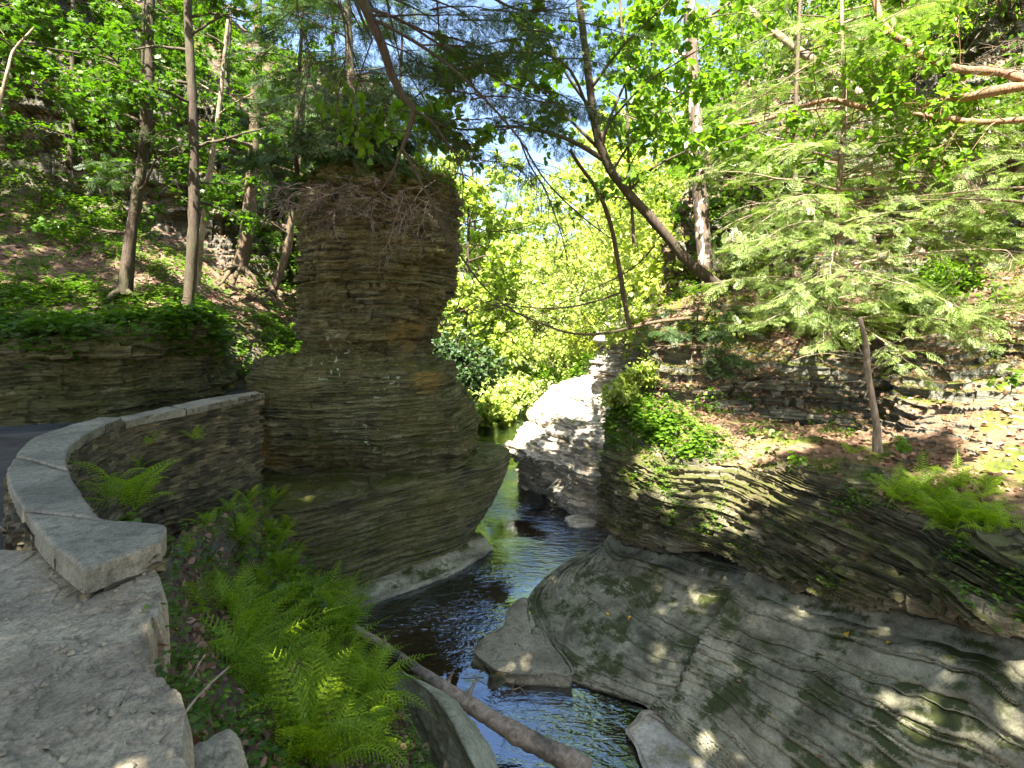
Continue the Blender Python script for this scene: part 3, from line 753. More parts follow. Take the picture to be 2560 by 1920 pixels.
# masonry faces: courses of thin stones as real relief
def stones(G, seed, amp):
    r = np.random.default_rng(seed)
    d = np.gradient(G[0], axis=0); sl_ = np.concatenate([[0], np.cumsum(np.linalg.norm(np.diff(G[0], axis=0), axis=1))])
    hs = r.uniform(.03, .11, 80); b = np.cumsum(hs)
    zrel = 3.32 - G[..., 2]
    s2 = sl_[None, :] + 0 * zrel
    zr = zrel + .10 * fbm(s2 * 1.1, zrel * 1.5, 0, 3, seed) + .012 * vnoise(s2 * 5, zrel * 4, 0, seed)
    k = np.clip(np.searchsorted(b, zr.ravel()).reshape(zr.shape), 0, 79)
    lo = np.where(k > 0, b[np.maximum(k - 1, 0)], 0); t = (zr - lo) / hs[k]
    ln = r.uniform(.12, .3, 80)[k]; ph = r.uniform(0, 1, 80)[k]
    uu = s2 / ln + ph + .25 * vnoise(s2 * 4, k * 3.1, 0, seed + 3)
    ci = np.floor(uu); tf = uu - ci
    rr = _h(ci, k, k * 0, seed + 5)
    em = np.minimum(np.minimum(t, 1 - t) * hs[k], np.minimum(tf, 1 - tf) * ln)
    dd = amp * 1.5 * (rr - .35) - .045 * np.exp(-(em / .010) ** 2) + .008 * fbm(s2 * 20, zrel * 25, 0, 3, seed)
    N = normals(G)
    return G + N * dd[..., None]
zl = np.linspace(capz - .07, .9, 330)[:, None, None]
Of = np.concatenate([O[None, :, :2] + np.zeros((330, 1, 1)), zl + np.zeros((1, nW, 1))], -1)
lean = (capz - zl) * .06
ctr = (O + I) / 2; dirn = (O - ctr)[:, :2]; dirn /= np.linalg.norm(dirn, axis=1, keepdims=True)
Of[..., :2] += dirn[None] * (lean - .04)
face = stones(Of, 3, -.05) if False else stones(Of, 3, .05)
m = M(); m.add(face.reshape(-1, 3), grid_faces(330, nW))
zl2 = np.linspace(capz - .07, 2.6, 70)[:, None, None]
If = np.concatenate([I[None, :, :2] + np.zeros((70, 1, 1)), zl2 + np.zeros((1, nW, 1))], -1)
If[..., :2] += dirn[None] * .05
face2 = stones(If[:, ::-1], 4, .05)
m.add(face2.reshape(-1, 3), grid_faces(70, nW))
e0, e1 = face[:70, 0], If[:, 0]
ts = np.linspace(0, 1, 40)[None, :, None]
endf = face[np.linspace(0, 110, 70).astype(int), 0][:, None] * (1 - ts) + If[:, 0][:, None] * ts
m.add((endf + np.array([0, .03, 0])).reshape(-1, 3), grid_faces(70, 40))
m.build('masonry', MT['masonry'], wall)
# capstones
cuts = [0, .135, .33, .42, .60, .66, .675, .82, 1.0]
rc = np.random.default_rng(3)
for a, b in zip(cuts[:-1], cuts[1:]):
    if b - a < .02: continue
    i0, i1 = int(a * (nW - 1)) + 1, int(b * (nW - 1)) - 1
    nn = 60; idx = np.linspace(i0, i1, nn).astype(int)
    dz = rc.uniform(-.008, .012) - (.07 if a > .67 else 0)
    w = np.linspace(-.03, 1.03, 60)[:, None, None]
    top = O[idx][None] * (1 - w) + I[idx][None] * w
    top[..., 2] = capz + dz + .010 * fbm(top[..., 0] * 4, top[..., 1] * 4, 0, 4, 31) + .004 * fbm(top[..., 0] * 18, top[..., 1] * 18, 0, 3, 33)
    edge = np.minimum(np.arange(60), 59 - np.arange(60))[:, None]; edge2 = np.minimum(np.arange(nn), nn - 1 - np.arange(nn))[None, :]
    e = np.minimum(edge, edge2); top[..., 2] -= .012 * np.exp(-e / .8)
    jit = .035 * fbm(top[..., 0] * 9, top[..., 1] * 9, 0, 3, 35); top[..., 0] += jit; top[..., 1] -= jit * .7
    bot = top.copy(); bot[..., 2] = capz + dz - (.125 if a == 0 else .10)
    full = M(); full.add(top.reshape(-1, 3), grid_faces(60, nn)); full.add(bot.reshape(-1, 3), grid_faces(60, nn)[:, ::-1])
    for seq in (np.stack([top[0], bot[0]]), np.stack([bot[-1], top[-1]]), np.stack([bot[:, 0], top[:, 0]]), np.stack([top[:, -1], bot[:, -1]])):
        full.add(seq.reshape(-1, 3), grid_faces(2, seq.shape[1]))
    full.build('capstone', MT['cap'], wall)

# low rock face behind the walk ------------------------------------------------------------
Lr = [[(-260,455,6.5),(-60,432,7.6),(60,424,8.3),(130,417,9.0),(180,406,9.9),(210,398,10.6),(222,392,12.0),(215,388,14)],
      [(-260,400,6.5),(-60,395,7.7),(60,392,8.4),(130,388,9.1),(180,382,9.8),(212,378,10.5),(224,374,12.0),(215,374,14)],
      [(-260,360,6.6),(-60,360,7.8),(60,360,8.5),(130,358,9.2),(178,352,9.8),(205,350,10.5),(214,350,12.0),(205,350,14)],
      [(-260,335,6.7),(-60,340,8.0),(60,342,8.7),(130,340,9.3),(175,328,9.8),(198,325,10.5),(205,328,12.0),(195,330,14)],
      [(-260,300,8.5),(-60,322,10.0),(60,325,10.6),(130,318,11.2),(165,312,11.5),(185,312,11.8),(192,318,12.4),(185,322,14)]]
G = loft([[W(*p) for p in r] for r in Lr], 520, 200)
GL = strata(G, amp=.06, th=(.03, .1), seed=81, terrace=.4, flip=-1, wob=.06, chunk=1.3, rough=.03, beds=.1, big=.3)
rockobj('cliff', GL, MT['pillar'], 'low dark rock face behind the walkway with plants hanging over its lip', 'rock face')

# left hillside and the tall cliff behind it ------------------------------------------------
Hr = [[(-260,345,8.2),(0,345,9.6),(100,350,10.6),(180,392,12.2),(250,388,13.2),(300,384,14.6),(380,380,17)],
      [(-260,300,9),(0,315,10.6),(100,318,11.6),(180,318,12.4),(250,345,14.0),(300,355,15.6),(380,355,18)],
      [(-260,215,12),(0,255,13.5),(100,275,14),(180,292,14.6),(250,312,16),(300,325,17.5),(380,330,20)],
      [(-260,120,15),(0,160,16.4),(100,200,17.2),(200,240,18),(250,268,19),(310,290,20.5),(390,300,23)],
      [(-260,-100,15.6),(0,-40,17),(100,30,17.8),(200,90,18.6),(250,130,20),(310,170,22),(390,200,25)],
      [(-260,-220,21),(0,-150,22),(100,-70,23),(200,0,24),(250,30,25),(310,60,27),(390,80,30)]]
G = loft([[W(*p) for p in r] for r in Hr], 460, 460)
v_ = np.linspace(0, 5, 460)[:, None]
hw = np.clip(1.5 - np.abs(v_ - 3.55) * 1.9, 0, 1)[..., None] * np.ones((1, 460, 1))
A = strata(G, amp=.15, th=(.06, .3), seed=52, terrace=.5, flip=-1, wob=.2, chunk=1.3, rough=.08, beds=.4, blkf=2, big=.5)
B = G.copy(); B[..., 2] += .3 * fbm(G[..., 0] * .9, G[..., 1] * .9, 0, 5, 79)
GHL = B * (1 - hw) + A * hw
tag(gmesh(GHL).build('hillside', MT['hill_left']), kind='structure')

# far slopes ------------------------------------------------------------------------------
def slope(rows, nu, nv, seed, amp=.6):
    g = loft(rows, nu, nv)
    g[..., 2] += amp * fbm(g[..., 0] * .35, g[..., 1] * .35, 0, 5, seed); return g
GFR = slope([[(2.6, 13, -.4), (2.2, 17, -.4), (1.4, 22, -.4), (1.6, 27, .2), (0, 33, .6)],
             [(3.6, 13, 3), (3.4, 17, 2.6), (2.4, 22, 1.2), (3, 27, 1.5), (2, 34, 2)],
             [(6.5, 13.5, 7), (6.5, 18, 7), (6, 23, 6), (7, 29, 7), (7, 38, 8)],
             [(12, 15, 13), (12, 20, 14), (12, 25, 14), (14, 32, 16), (14, 44, 18)],
             [(25, 20, 20), (25, 25, 22), (25, 32, 24), (28, 40, 26), (28, 55, 28)]], 120, 120, 201)
GFL = slope([[(-1.6, 13.5, -.4), (-1.8, 17, -.4), (-2.6, 22, -.4), (-6, 27, -.4), (-14, 30, -.4)],
             [(-2.6, 14, 1.6), (-2.8, 17.5, 1.6), (-4, 22, 1.4), (-8, 25, 1.5), (-15, 27, 1.5)],
             [(-5, 16, 4.5), (-6, 19, 5), (-8, 22, 5), (-11, 24, 5), (-17, 25, 6)],
             [(-9, 20, 9), (-11, 24, 10), (-13, 27, 11), (-17, 30, 12), (-24, 30, 14)],
             [(-20, 32, 15), (-22, 34, 18), (-24, 36, 20), (-30, 38, 22), (-40, 36, 24)]], 120, 120, 202)
GFB = slope([[(-30, 30, -.4), (-12, 31, -.4), (-5, 30, -.3), (0, 30, -.2), (4, 32, 0), (20, 38, 6)],
             [(-30, 34, 3), (-12, 34, 3), (-5, 33, 2.4), (0, 33, 2.2), (4, 35, 3), (22, 42, 10)],
             [(-32, 42, 9), (-12, 42, 8), (-5, 42, 7), (0, 42, 7), (6, 44, 9), (26, 50, 16)],
             [(-40, 58, 16), (-14, 58, 14), (-5, 58, 13), (2, 58, 13), (10, 60, 15), (34, 62, 22)],
             [(-70, 110, 22), (-30, 115, 20), (-10, 120, 19), (6, 120, 19), (24, 115, 21), (70, 105, 26)]], 140, 120, 203)
for g in (GFR, GFL, GFB): tag(gmesh(g).build('hills', MT['far'], smooth=True), kind='structure')

# grey boulder and slabs in the foreground ------------------------------------------------------
def boulder(name, c, r, seed, mat, label, rot=0, cat='boulder', power=2.6, nz=90, layer=.012, group=None):
    th = np.linspace(0, 2 * np.pi, 160, endpoint=False)[None, :]; ph = np.linspace(-np.pi / 2 + .0005, np.pi / 2 - .0005, nz)[:, None]
    sp = lambda v, e: np.sign(v) * np.abs(v) ** e
    e = 2 / power
    x = r[0] * sp(np.cos(ph), e) * sp(np.cos(th), e); y = r[1] * sp(np.cos(ph), e) * sp(np.sin(th), e); z = r[2] * sp(np.sin(ph), e) + 0 * th
    k = 1 + .22 * fbm(x * 1.6 / r[0] + seed, y * 1.6 / r[1], z * 1.6 / r[2], 3, seed)
    x, y = x * k, y * k
    xr, yr = x * math.cos(rot) - y * math.sin(rot), x * math.sin(rot) + y * math.cos(rot)
    g = np.stack([xr, yr, z * k], -1)
    g = g + np.array(c)
    g = strata(g, True, layer, (.03, .08), seed, flip=1, rough=.012)
    return rockobj(name, g, mat, label, cat, True, group=group)
# long grey boulder beside the log
Gd = [[Z(395,672,.55),Z(425,700,.6),Z(450,740,.6),Z(480,800,.6),Z(500,900,.6)],
      [Z(402,672,.62),Z(440,700,.72),Z(463,740,.75),Z(490,800,.75),Z(520,900,.7)],
      [Z(412,676,.58),Z(446,696,.62),Z(476,735,.6),Z(493,772,.55),Z(540,900,.5)],
      [Z(420,686,.3),Z(452,702,.3),Z(484,740,.25),Z(498,768,.2),Z(550,900,.2)],
      [Z(422,700,-.6),Z(455,720,-.6),Z(486,758,-.6),Z(503,790,-.6),Z(560,900,-.6)]]
Gd.insert(0, [p + np.array([-.25, -.05, -.5]) for p in Gd[0]])
G = loft(Gd, 200, 120)
rockobj('boulder', strata(G, amp=.012, th=(.05, .15), seed=91, flip=-1, rough=.02), MT['boulder'], 'smooth grey boulder in the foreground between fern bank and fallen log', 'boulder')
# flat slab in the creek
fs = [Z(475, 655, .0), Z(488, 640, .0), Z(504, 630, .0), Z(508, 615, 0.0), Z(526, 603, .0), Z(548, 640, .0), Z(572, 676, .0), Z(548, 678, .0), Z(520, 679, .0), Z(498, 675, .0), Z(482, 664, .0)]
fs = np.array(fs); cc = fs.mean(0)
rowsf = [fs * [1, 1, 0] + [0, 0, -.6], fs * [1, 1, 0] + [0, 0, .03], (fs - cc) * [.985, .985, 0] + cc * [1, 1, 0] + [0, 0, .045], (fs - cc) * [.5, .5, 0] + cc * [1, 1, 0] + [0, 0, .05], (fs - cc) * [.02, .02, 0] + cc * [1, 1, 0] + [0, 0, .055]]
rockobj('rock_slab', strata(loft(rowsf, 260, 90, True), True, .012, (.02, .06), 93, terrace=.3, flip=1, rough=.02), MT['cap'], 'flat low slab in the creek beside the small cascade', 'rock slab', True)
# pale slab in the bottom right corner of the pool
fs = np.array([Z(q[0], q[1], -.05) for q in [(648, 712), (636, 722), (627, 732), (636, 746), (645, 768), (668, 815), (770, 850), (850, 850), (775, 800), (715, 760), (680, 732)]]); cc = fs.mean(0)
rowsf = [fs * [1, 1, 0] + [0, 0, -.6], fs * [1, 1, 0] + [0, 0, -.075], (fs - cc) * [.96, .96, 0] + cc * [1, 1, 0] + [0, 0, -.045], (fs - cc) * [.7, .7, 0] + cc * [1, 1, 0] + [0, 0, -.035], (fs - cc) * [.02, .02, 0] + cc * [1, 1, 0] + [0, 0, -.03]]
rockobj('rock_slab', strata(loft(rowsf, 300, 160, True), True, .02, (.02, .05), 94, terrace=.6, flip=1, rough=.015), MT['pale'], 'pale flat slab at the edge of the near pool below the terrace', 'rock slab', True)
boulder('stone', (1.62, 11.6, .02), (.42, .28, .12), 24, MT['pale'], 'small pale stone lying in the shallows under the overhang', rot=.3, cat='stone', power=3)
boulder('stone', (-.18, 6.55, -.08), (.16, .1, .12), 25, MT['layered'], 'dark wet stone in the middle of the small cascade', rot=.8, cat='stone', power=2.5)
boulder('stone', (-.42, 6.8, -.1), (.14, .2, .14), 26, MT['layered'], 'dark wet stone at the head of the cascade beside the log', rot=.2, cat='stone', power=2.5)
boulder('stone', (-1.0, 1.72, 3.0), (.09, .12, .06), 27, MT['flag'], 'mossy stone at the broken edge of the path beside the ferns', rot=.8, cat='stone', power=3)

# ------------------------------------------------------------------ vegetation
def path_px(pts, n=None):
    P = np.array([W(*p[:3]) for p in pts]); return cr(P, n or max(8, len(pts) * 6))

def wander(p0, d, L, n, r, droop=0.0, wig=.18, up=0.0):
    """a bent branch polyline"""
    P = [np.array(p0, float)]; d = np.array(d, float); d /= np.linalg.norm(d) + 1e-9
    st = L / (n - 1)
    for i in range(n - 1):
        d = d + r.normal(size=3) * wig; d[2] += -droop * (i + 1) / n + up
        d /= np.linalg.norm(d) + 1e-9
        P.append(P[-1] + d * st)
    return np.array(P)

def at_t(P, t):
    f = t * (len(P) - 1); i = int(min(len(P) - 2, f)); return P[i] + (P[i + 1] - P[i]) * (f - i), (P[i + 1] - P[i]) / (np.linalg.norm(P[i + 1] - P[i]) + 1e-9)

def perp(d, r, flat=.5):
    v = r.normal(size=3); v[2] *= flat; v -= d * v.dot(d); return v / (np.linalg.norm(v) + 1e-9)

class Tree:
    def __init__(s, seed): s.r = np.random.default_rng(seed); s.wood = M(); s.pos = []; s.ax = []; s.paths = []
    def limb(s, P, r0, r1, sides=6, lump=.15):
        rad = np.linspace(1, 0, len(P)) ** .8 * (r0 - r1) + r1
        tube(s.wood, P, rad, sides, lump)
        s.paths.append((P, r0, r1)); return P
    def anchors(s, P, n, t0=.2, spread=.0, side=.8):
        r = s.r
        for t in r.uniform(t0, 1, n):
            p, d = at_t(P, t)
            s.pos.append(p + r.normal(size=3) * spread); v = d * (1 - side) + perp(d, r, .6) * side
            s.ax.append(v)
    def broad(s, P, r0, n1=8, L=1.5, t0=.15, n2=5, nl=9, droop=.1, flat=.4, spread=.05, up=0.0):
        """branches and twigs with leaf points along one limb"""
        r = s.r
        for k in range(n1):
            t = t0 + (1 - t0) * (k + r.uniform(0, 1)) / n1
            p, d = at_t(P, t); v = perp(d, r, flat) * .8 + d * .5
            l = L * (1.15 - .6 * t) * r.uniform(.6, 1.2)
            B = wander(p, v, l, 7, r, droop, .16, up)
            rb = max(.004, r0 * .35 * (1.1 - t)); tube(s.wood, B, np.linspace(rb, .004, 7), 4, cap=False)
            for j in range(n2):
                q, e = at_t(B, .2 + .8 * (j + r.uniform(0, 1)) / n2)
                w = perp(e, r, flat) * .7 + e * .6
                T = wander(q, w, l * .42 * r.uniform(.5, 1.2), 4, r, droop, .18)
                tube(s.wood, T, [.004, .003, .003, .002], 3, cap=False)
                s.anchors(T, nl, .1, spread)
    def hem(s, P, r0, n1=14, L=1.6, t0=.1, n2=9, droop=.12, ang=None, dead=0.0, angr=None, lprof=None, dens=3):
        """conifer tiers: long flat drooping boughs with sprays"""
        r = s.r
        for k in range(n1):
            t = t0 + (.98 - t0) * (k + r.uniform(0, 1)) / n1
            p, d = at_t(P, t); a = r.uniform(0, 2 * np.pi) if angr is None else r.uniform(*angr)
            v = np.array([math.cos(a), math.sin(a), r.uniform(-.05, .3)])
            l = L * ((1.12 - t) ** .7 if lprof is None else lprof(t)) * r.uniform(.65, 1.2)
            s.bough(p, v, l, n2, droop, r.uniform() < dead, dens)
    def bough(s, p, v, l, n2=9, droop=.12, bare=False, dens=3, r0=None):
        r = s.r
        B = wander(p, v, l, 9, r, droop, .09)
        rb = r0 or max(.006, .011 * l); tube(s.wood, B, np.linspace(rb, .003, 9), 5, cap=False)
        for j in range(n2):
            tt = .15 + .85 * (j + r.uniform(0, 1)) / n2
            q, e = at_t(B, tt)
            sd_ = 1 if j % 2 else -1
            w = np.cross(e, [0, 0, 1]) * sd_ * .85 + e * .7 + np.array([0, 0, -.1]); w[2] += r.normal() * .08
            tl = l * .36 * (1.15 - tt * .7) * r.uniform(.6, 1.15)
            T = wander(q, w, tl, 5, r, droop * .9, .13)
            tube(s.wood, T, np.linspace(.004, .0022, 5), 3, cap=False)
            if bare:
                for _ in range(4):
                    q2, e2 = at_t(T, r.uniform(.2, 1)); T2 = wander(q2, e2 + perp(e2, r, .8) * .8, tl * .45, 4, r, .05, .2)
                    tube(s.wood, T2, [.0035, .003, .0025, .002], 3, cap=False)
                continue
            for i in range(dens):
                q2, e2 = at_t(T, (i + .5) / dens)
                s.pos.append(q2); s.ax.append(e2 * .7 + np.cross(e2, [0, 0, 1]) * (1 if i % 2 else -1) * .6 + np.array([0, 0, -.12]))
            s.pos.append(T[-1]); s.ax.append(T[-1] - T[-2])
        if not bare: s.pos.append(B[-1]); s.ax.append(B[-1] - B[-2])
    def leaves(s, kind, size, jit=.35, updir=(0, 0, 1), tilt=.45):
        m = M(); r = s.r; n = len(s.pos)
        if n == 0: return m
        pos = np.array(s.pos); ax = np.array(s.ax) + r.normal(size=(n, 3)) * .15
        nor = np.array(updir) + r.normal(size=(n, 3)) * tilt
        sc = size * r.uniform(1 - jit, 1 + jit, n)
        if kind == 'spray':
            h = r.integers(0, 2, n)
            for k in (0, 1):
                q = h == k; inst(m, SPR[k][0], SPR[k][1], pos[q], ax[q], nor[q], sc[q])
        elif kind == 'leaf':
            ax[:, 2] -= .35; inst(m, LEAF_V, LEAF_F, pos, ax, nor, sc)
        elif kind == 'maple':
            ax[:, 2] -= .2; inst(m, MAPLE_V, MAPLE_T, pos, ax, nor, sc)
        else:
            inst(m, SML_V, SML_F, pos, ax, nor, sc)
        return m
    def make(s, name, label, cat, bark, leafmat, kind, size, group=None, tilt=.45, base=None, trunkname='trunk', crownname='crown', smooth=True, jit=.35):
        base = s.paths[0][0][0] if base is None else base
        th = thing(name, label, cat, base, group)
        s.wood.build(trunkname, MT[bark], th, smooth)
        if s.pos: s.leaves(kind, size, jit, tilt=tilt).build(crownname, MT[leafmat], th)
        return th

def fork(T, P, specs):
    pass

# -- hemlocks on top of the pillar
def pillar_hemlock(seed, pts, r0, label, n1, L, dens=3, bare=.1, lean=0):
    T = Tree(seed); P = path_px(pts, 26); T.limb(P, r0, r0 * .4, 8)
    T.hem(P, r0, n1, L, .0, 11, .10, dead=bare, lprof=lambda t: .55 + .5 * math.sin(min(1, t * 1.6) * 2.2), dens=dens)
    for k in range(int(n1 / 3)):   # low boughs hanging over the rim
        a = -math.pi / 2 + T.r.normal() * .8
        T.bough(P[0] + [0, 0, .35 + T.r.uniform(0, .9)], np.array([math.cos(a), math.sin(a), .0]), L * T.r.uniform(.6, .95), 11, .18, False, 3)
    for k in range(9):   # roots gripping the rock
        a = T.r.uniform(0, 6.28); R = wander(P[0] + [0, 0, .1], (math.cos(a), math.sin(a) * .8 - .3, -.15), T.r.uniform(.5, 1.3), 8, T.r, .5, .25)
        tube(T.wood, R, np.linspace(.045, .012, 8), 6, .2)
    return T.make('hemlock_tree', label, 'tree', 'bark_dark', 'hemlock', 'spray', .30, 'hemlocks on the rock pillar', tilt=.35)
pillar_hemlock(101, [(352,176,10.3),(354,120,10.3),(350,60,10.4),(347,-10,10.5),(345,-90,10.6)], .10, 'dark hemlock rooted in the middle of the rock pillar top', 44, 1.9)
pillar_hemlock(102, [(300,205,10.7),(296,150,10.8),(298,90,10.9),(303,10,11),(306,-80,11)], .055, 'thin hemlock on the left shoulder of the rock pillar', 26, 1.2)
pillar_hemlock(103, [(392,172,10.8),(398,130,10.9),(400,90,11),(402,40,11.1),(402,-30,11.2)], .045, 'small hemlock behind the others at the right of the pillar top', 22, 1.1)

# -- dead twig mass and exposed roots hanging over the pillar top
T = Tree(110)
for k in range(30):
    x0 = T.r.uniform(300, 440); p = W(x0, T.r.uniform(178, 215), T.r.uniform(9.1, 9.5))
    v = np.array([T.r.normal() * .8, -.5, T.r.uniform(-.6, .25)])
    l = T.r.uniform(.5, 1.3); B = wander(p, v, l, 8, T.r, .25, .16); tube(T.wood, B, np.linspace(.010, .003, 8), 4, cap=False)
    for j in range(9):
        q, e = at_t(B, T.r.uniform(.15, 1)); B2 = wander(q, e + perp(e, T.r, 1) * .9, l * .4, 5, T.r, .2, .2)
        tube(T.wood, B2, np.linspace(.005, .002, 5), 3, cap=False)
        for i in range(3):
            q2, e2 = at_t(B2, T.r.uniform(.2, 1)); tube(T.wood, wander(q2, e2 + perp(e2, T.r, 1), l * .18, 3, T.r, .1, .2), [.003, .0025, .002], 3, cap=False)
T.paths.append((np.array([W(360, 185, 9.6)]), 0, 0))
o = T.wood.build('dead_branches', MT['twig'], smooth=True); tag(o, 'tangle of bare dead twigs hanging over the front of the rock pillar top', 'dead branches')

# -- scrub on the right corner of the pillar top
T = Tree(111)
for k in range(40):
    p = W(T.r.uniform(412, 462), T.r.uniform(168, 184), T.r.uniform(9.9, 10.8)); B = wander(p, (T.r.normal() * .6, T.r.normal() * .5, .5), .35, 5, T.r, .3)
    tube(T.wood, B, [.005, .004, .003, .003, .002], 3, cap=False); T.anchors(B, 10, .1, .05)
T.paths.append((np.array([W(440, 178, 10.2)]), 0, 0))
T.make('shrub', 'low yellow-green shrub on the sunlit right corner of the pillar top', 'shrub', 'twig_dark', 'cover_yellow', 'small', .09, trunkname='stem', crownname='foliage')

# -- trees on the left slope
def slope_tree(seed, pts, r0, label, bark='bark_dark', limbs=9, L=2.2, leaf='maple', lm='maple', size=.11, t0=.35, name='tree', n1=5, nl=9, group=None, flat=.25, top=.5):
    T = Tree(seed); P = path_px(pts, 30); T.limb(P, r0, r0 * top, 9, .25)
    for k in range(5):
        a = T.r.uniform(0, 6.28); R = wander(P[0] + [0, 0, .12], (math.cos(a), math.sin(a), -.35), r0 * 4.5, 6, T.r, .3, .15); tube(T.wood, R, np.linspace(r0 * .55, r0 * .12, 6), 6, .2)
    for k in range(limbs):
        t = t0 + (1 - t0) * (k + T.r.uniform(0, 1)) / limbs; p, d = at_t(P, t); a = T.r.uniform(0, 6.28)
        B = wander(p, (math.cos(a), math.sin(a), T.r.uniform(0, .6)), L * T.r.uniform(.6, 1.2), 9, T.r, .06, .12)
        tube(T.wood, B, np.linspace(r0 * .3, .008, 9), 5, .1)
        if leaf: T.broad(B, r0 * .3, n1, L * .45, .15, 5, nl, .06, flat)
    return T.make(name, label, 'tree', bark, lm, leaf or 'small', size, group, tilt=.35)
GL_ = 'trees on the left slope'
slope_tree(121, [(123,294,12.6),(127,262,12.6),(133,220,12.6),(141,170,12.5),(148,110,12.4),(150,40,12.3),(152,-60,12.2)], .15, 'leaning dark trunk with a fork halfway up, leftmost large tree on the fern slope', limbs=12, t0=.28, group=GL_)
slope_tree(122, [(187,311,12.2),(190,285,12.2),(193,230,12.1),(194,170,12.1),(192,100,12),(188,20,12),(184,-70,12)], .14, 'straight dark trunk rooted at the lip of the low rock face', limbs=12, t0=.35, group=GL_)
slope_tree(123, [(196,290,14.2),(200,250,14.2),(206,205,14.1),(211,165,14),(220,100,14),(228,20,14)], .09, 'slim pale trunk catching the sun just behind the straight dark one', bark='bark_pale', limbs=4, t0=.6, group=GL_)
slope_tree(124, [(240,270,17),(247,230,17),(251,190,17),(255,120,17),(257,40,17),(258,-60,17)], .24, 'thick reddish brown trunk between the slope and the rock pillar', bark='bark_brown', limbs=10, t0=.4, L=3, size=.13, group=GL_)
slope_tree(125, [(272,292,17),(280,272,17),(287,250,17),(291,225,17),(300,150,17),(305,60,17)], .15, 'reddish trunk curving up against the left edge of the rock pillar', bark='bark_brown', limbs=7, t0=.35, group=GL_)
slope_tree(126, [(-4,118,9.5),(2,95,9.5),(8,70,9.5),(14,50,9.6),(34,28,9.7)], .035, 'thin broken sapling with a pale sunlit top at the left edge', bark='bark_pale', limbs=2, t0=.5, L=.8, group=GL_)
for i, (x, y, Y, sd, lab) in enumerate([(70, 165, 17, 131, 'slender tree at the foot of the tall cliff'), (225, 245, 19, 132, 'slender tree in the gap behind the slim pale trunk'),
        (60, 40, 17.5, 133, 'leafy tree rooted on the upper ledge of the tall cliff'), (150, 20, 21, 134, 'leafy tree on the cliff top above the fork-trunked tree'), (270, 90, 24, 135, 'tall leafy tree beyond the thick reddish brown trunk'),
        (330, 90, 27, 136, 'tall leafy tree showing behind the pillar hemlocks'), (215, 60, 24, 137, 'leafy cliff top tree above the straight dark trunk'), (-30, 90, 13, 138, 'leafy tree at the left edge below the cliff')]):
    slope_tree(sd, [(x, y, Y), (x + 3, y - 60, Y), (x + 2, y - 130, Y), (x + 6, y - 240, Y)], .09, lab, limbs=11, t0=.15, L=2.6, size=.15, group=GL_, n1=6)
# hemlock boughs reaching over the left slope
T = Tree(140); P = path_px([(60,300,10.8),(64,230,10.8),(70,150,10.7),(72,60,10.6),(74,-60,10.5)], 26)
P = P + np.array([0, 2.0, 0]); T.limb(P, .05, .03, 7); T.hem(P, .05, 16, 1.6, .45, 9, .12, dead=.3)
T.make('hemlock_tree', 'thin dark hemlock standing on the slope left of the fork-trunked tree', 'tree', 'bark_dark', 'hemlock', 'spray', .28, GL_, tilt=.35)

# -- far woods
def wood_tree(seed, base, h, label, kind='leaf', lm='far_leaf', size=.30, spread=.32, nb=22, group='trees far along the gorge', nl=7, bark='bark_dark'):
    T = Tree(seed); r = T.r; b = np.array(base, float)
    P = wander(b, (r.normal() * .08, r.normal() * .08, 1), h, 14, r, 0, .05, .02); T.limb(P, h * .014, h * .004, 6)
    if kind == 'spray':
        T.hem(P, .05, int(h * 3.2), h * .26, .08, 8, .13, dens=2)
    else:
        for k in range(nb):
            t = .15 + .85 * (k + r.uniform(0, 1)) / nb; p, d = at_t(P, t); a = r.uniform(0, 6.28)
            L = h * spread * (.45 + .8 * math.sin(math.pi * min(1, .12 + t * .85))) * r.uniform(.6, 1.1)
            B = wander(p, (math.cos(a), math.sin(a), r.uniform(0, .7)), L, 7, r, .05, .12); tube(T.wood, B, np.linspace(h * .005, .01, 7), 4, cap=False)
            T.broad(B, .03, 5, L * .5, .2, 4, nl, .05, .5)
    return T, T.make('hemlock_tree' if kind == 'spray' else 'tree', label, 'tree', bark, lm, kind, size, group, tilt=.5)

def dup(root, loc, rz, sc, label, group=None):
    r = root.copy(); C.objects.link(r); r.location = loc; r.rotation_euler = (0, 0, rz); r.scale = (sc,) * 3
    r['label'] = label
    if group: r['group'] = group
    for ch in list(root.children):
        c = ch.copy(); C.objects.link(c); c.parent = r
    return r

def surf(G, x, y):
    q = (G[..., 0] - x) ** 2 + (G[..., 1] - y) ** 2
    return G.reshape(-1, 3)[np.argmin(q)][2]
FG = 'trees far along the gorge'
farspots = [  # px, Y, height, kind
 (448, 27, 9, 0), (476, 31, 7.5, 1), (508, 34, 7.5, 0), (540, 33, 7, 2), (580, 32, 9, 0), (615, 30, 9, 1),
 (432, 36, 12, 1), (462, 40, 8, 0), (495, 47, 7.5, 1), (520, 44, 7, 0), (545, 49, 7.5, 2), (568, 44, 8.5, 2), (606, 40, 12, 0), (640, 36, 12, 1),
 (400, 52, 12, 0), (610, 54, 13, 0), (650, 48, 14, 2), (690, 42, 14, 0),
 (390, 66, 13, 2), (640, 62, 16, 0),
 (452, 30, 13, 0), (482, 37, 12.5, 2), (735, 36, 13, 1), (780, 33, 12, 0)]
protos = []
def far_label(x, Y, k):
    col = 'beside the right edge of the rock pillar' if x < 450 else 'under the sky gap' if x < 545 else 'seen through the hanging bare branches' if x < 605 else 'behind the leaning trunk' if x < 670 else 'behind the flaky trunk'
    row = ['nearest', 'second', 'third', 'skyline'][int(np.clip((Y - 27) // 10, 0, 3))]
    return ['pale leafy tree ', 'drooping hemlock ', 'broad bushy tree '][k] + col + ', ' + row + ' row far off'
nfar = [0]
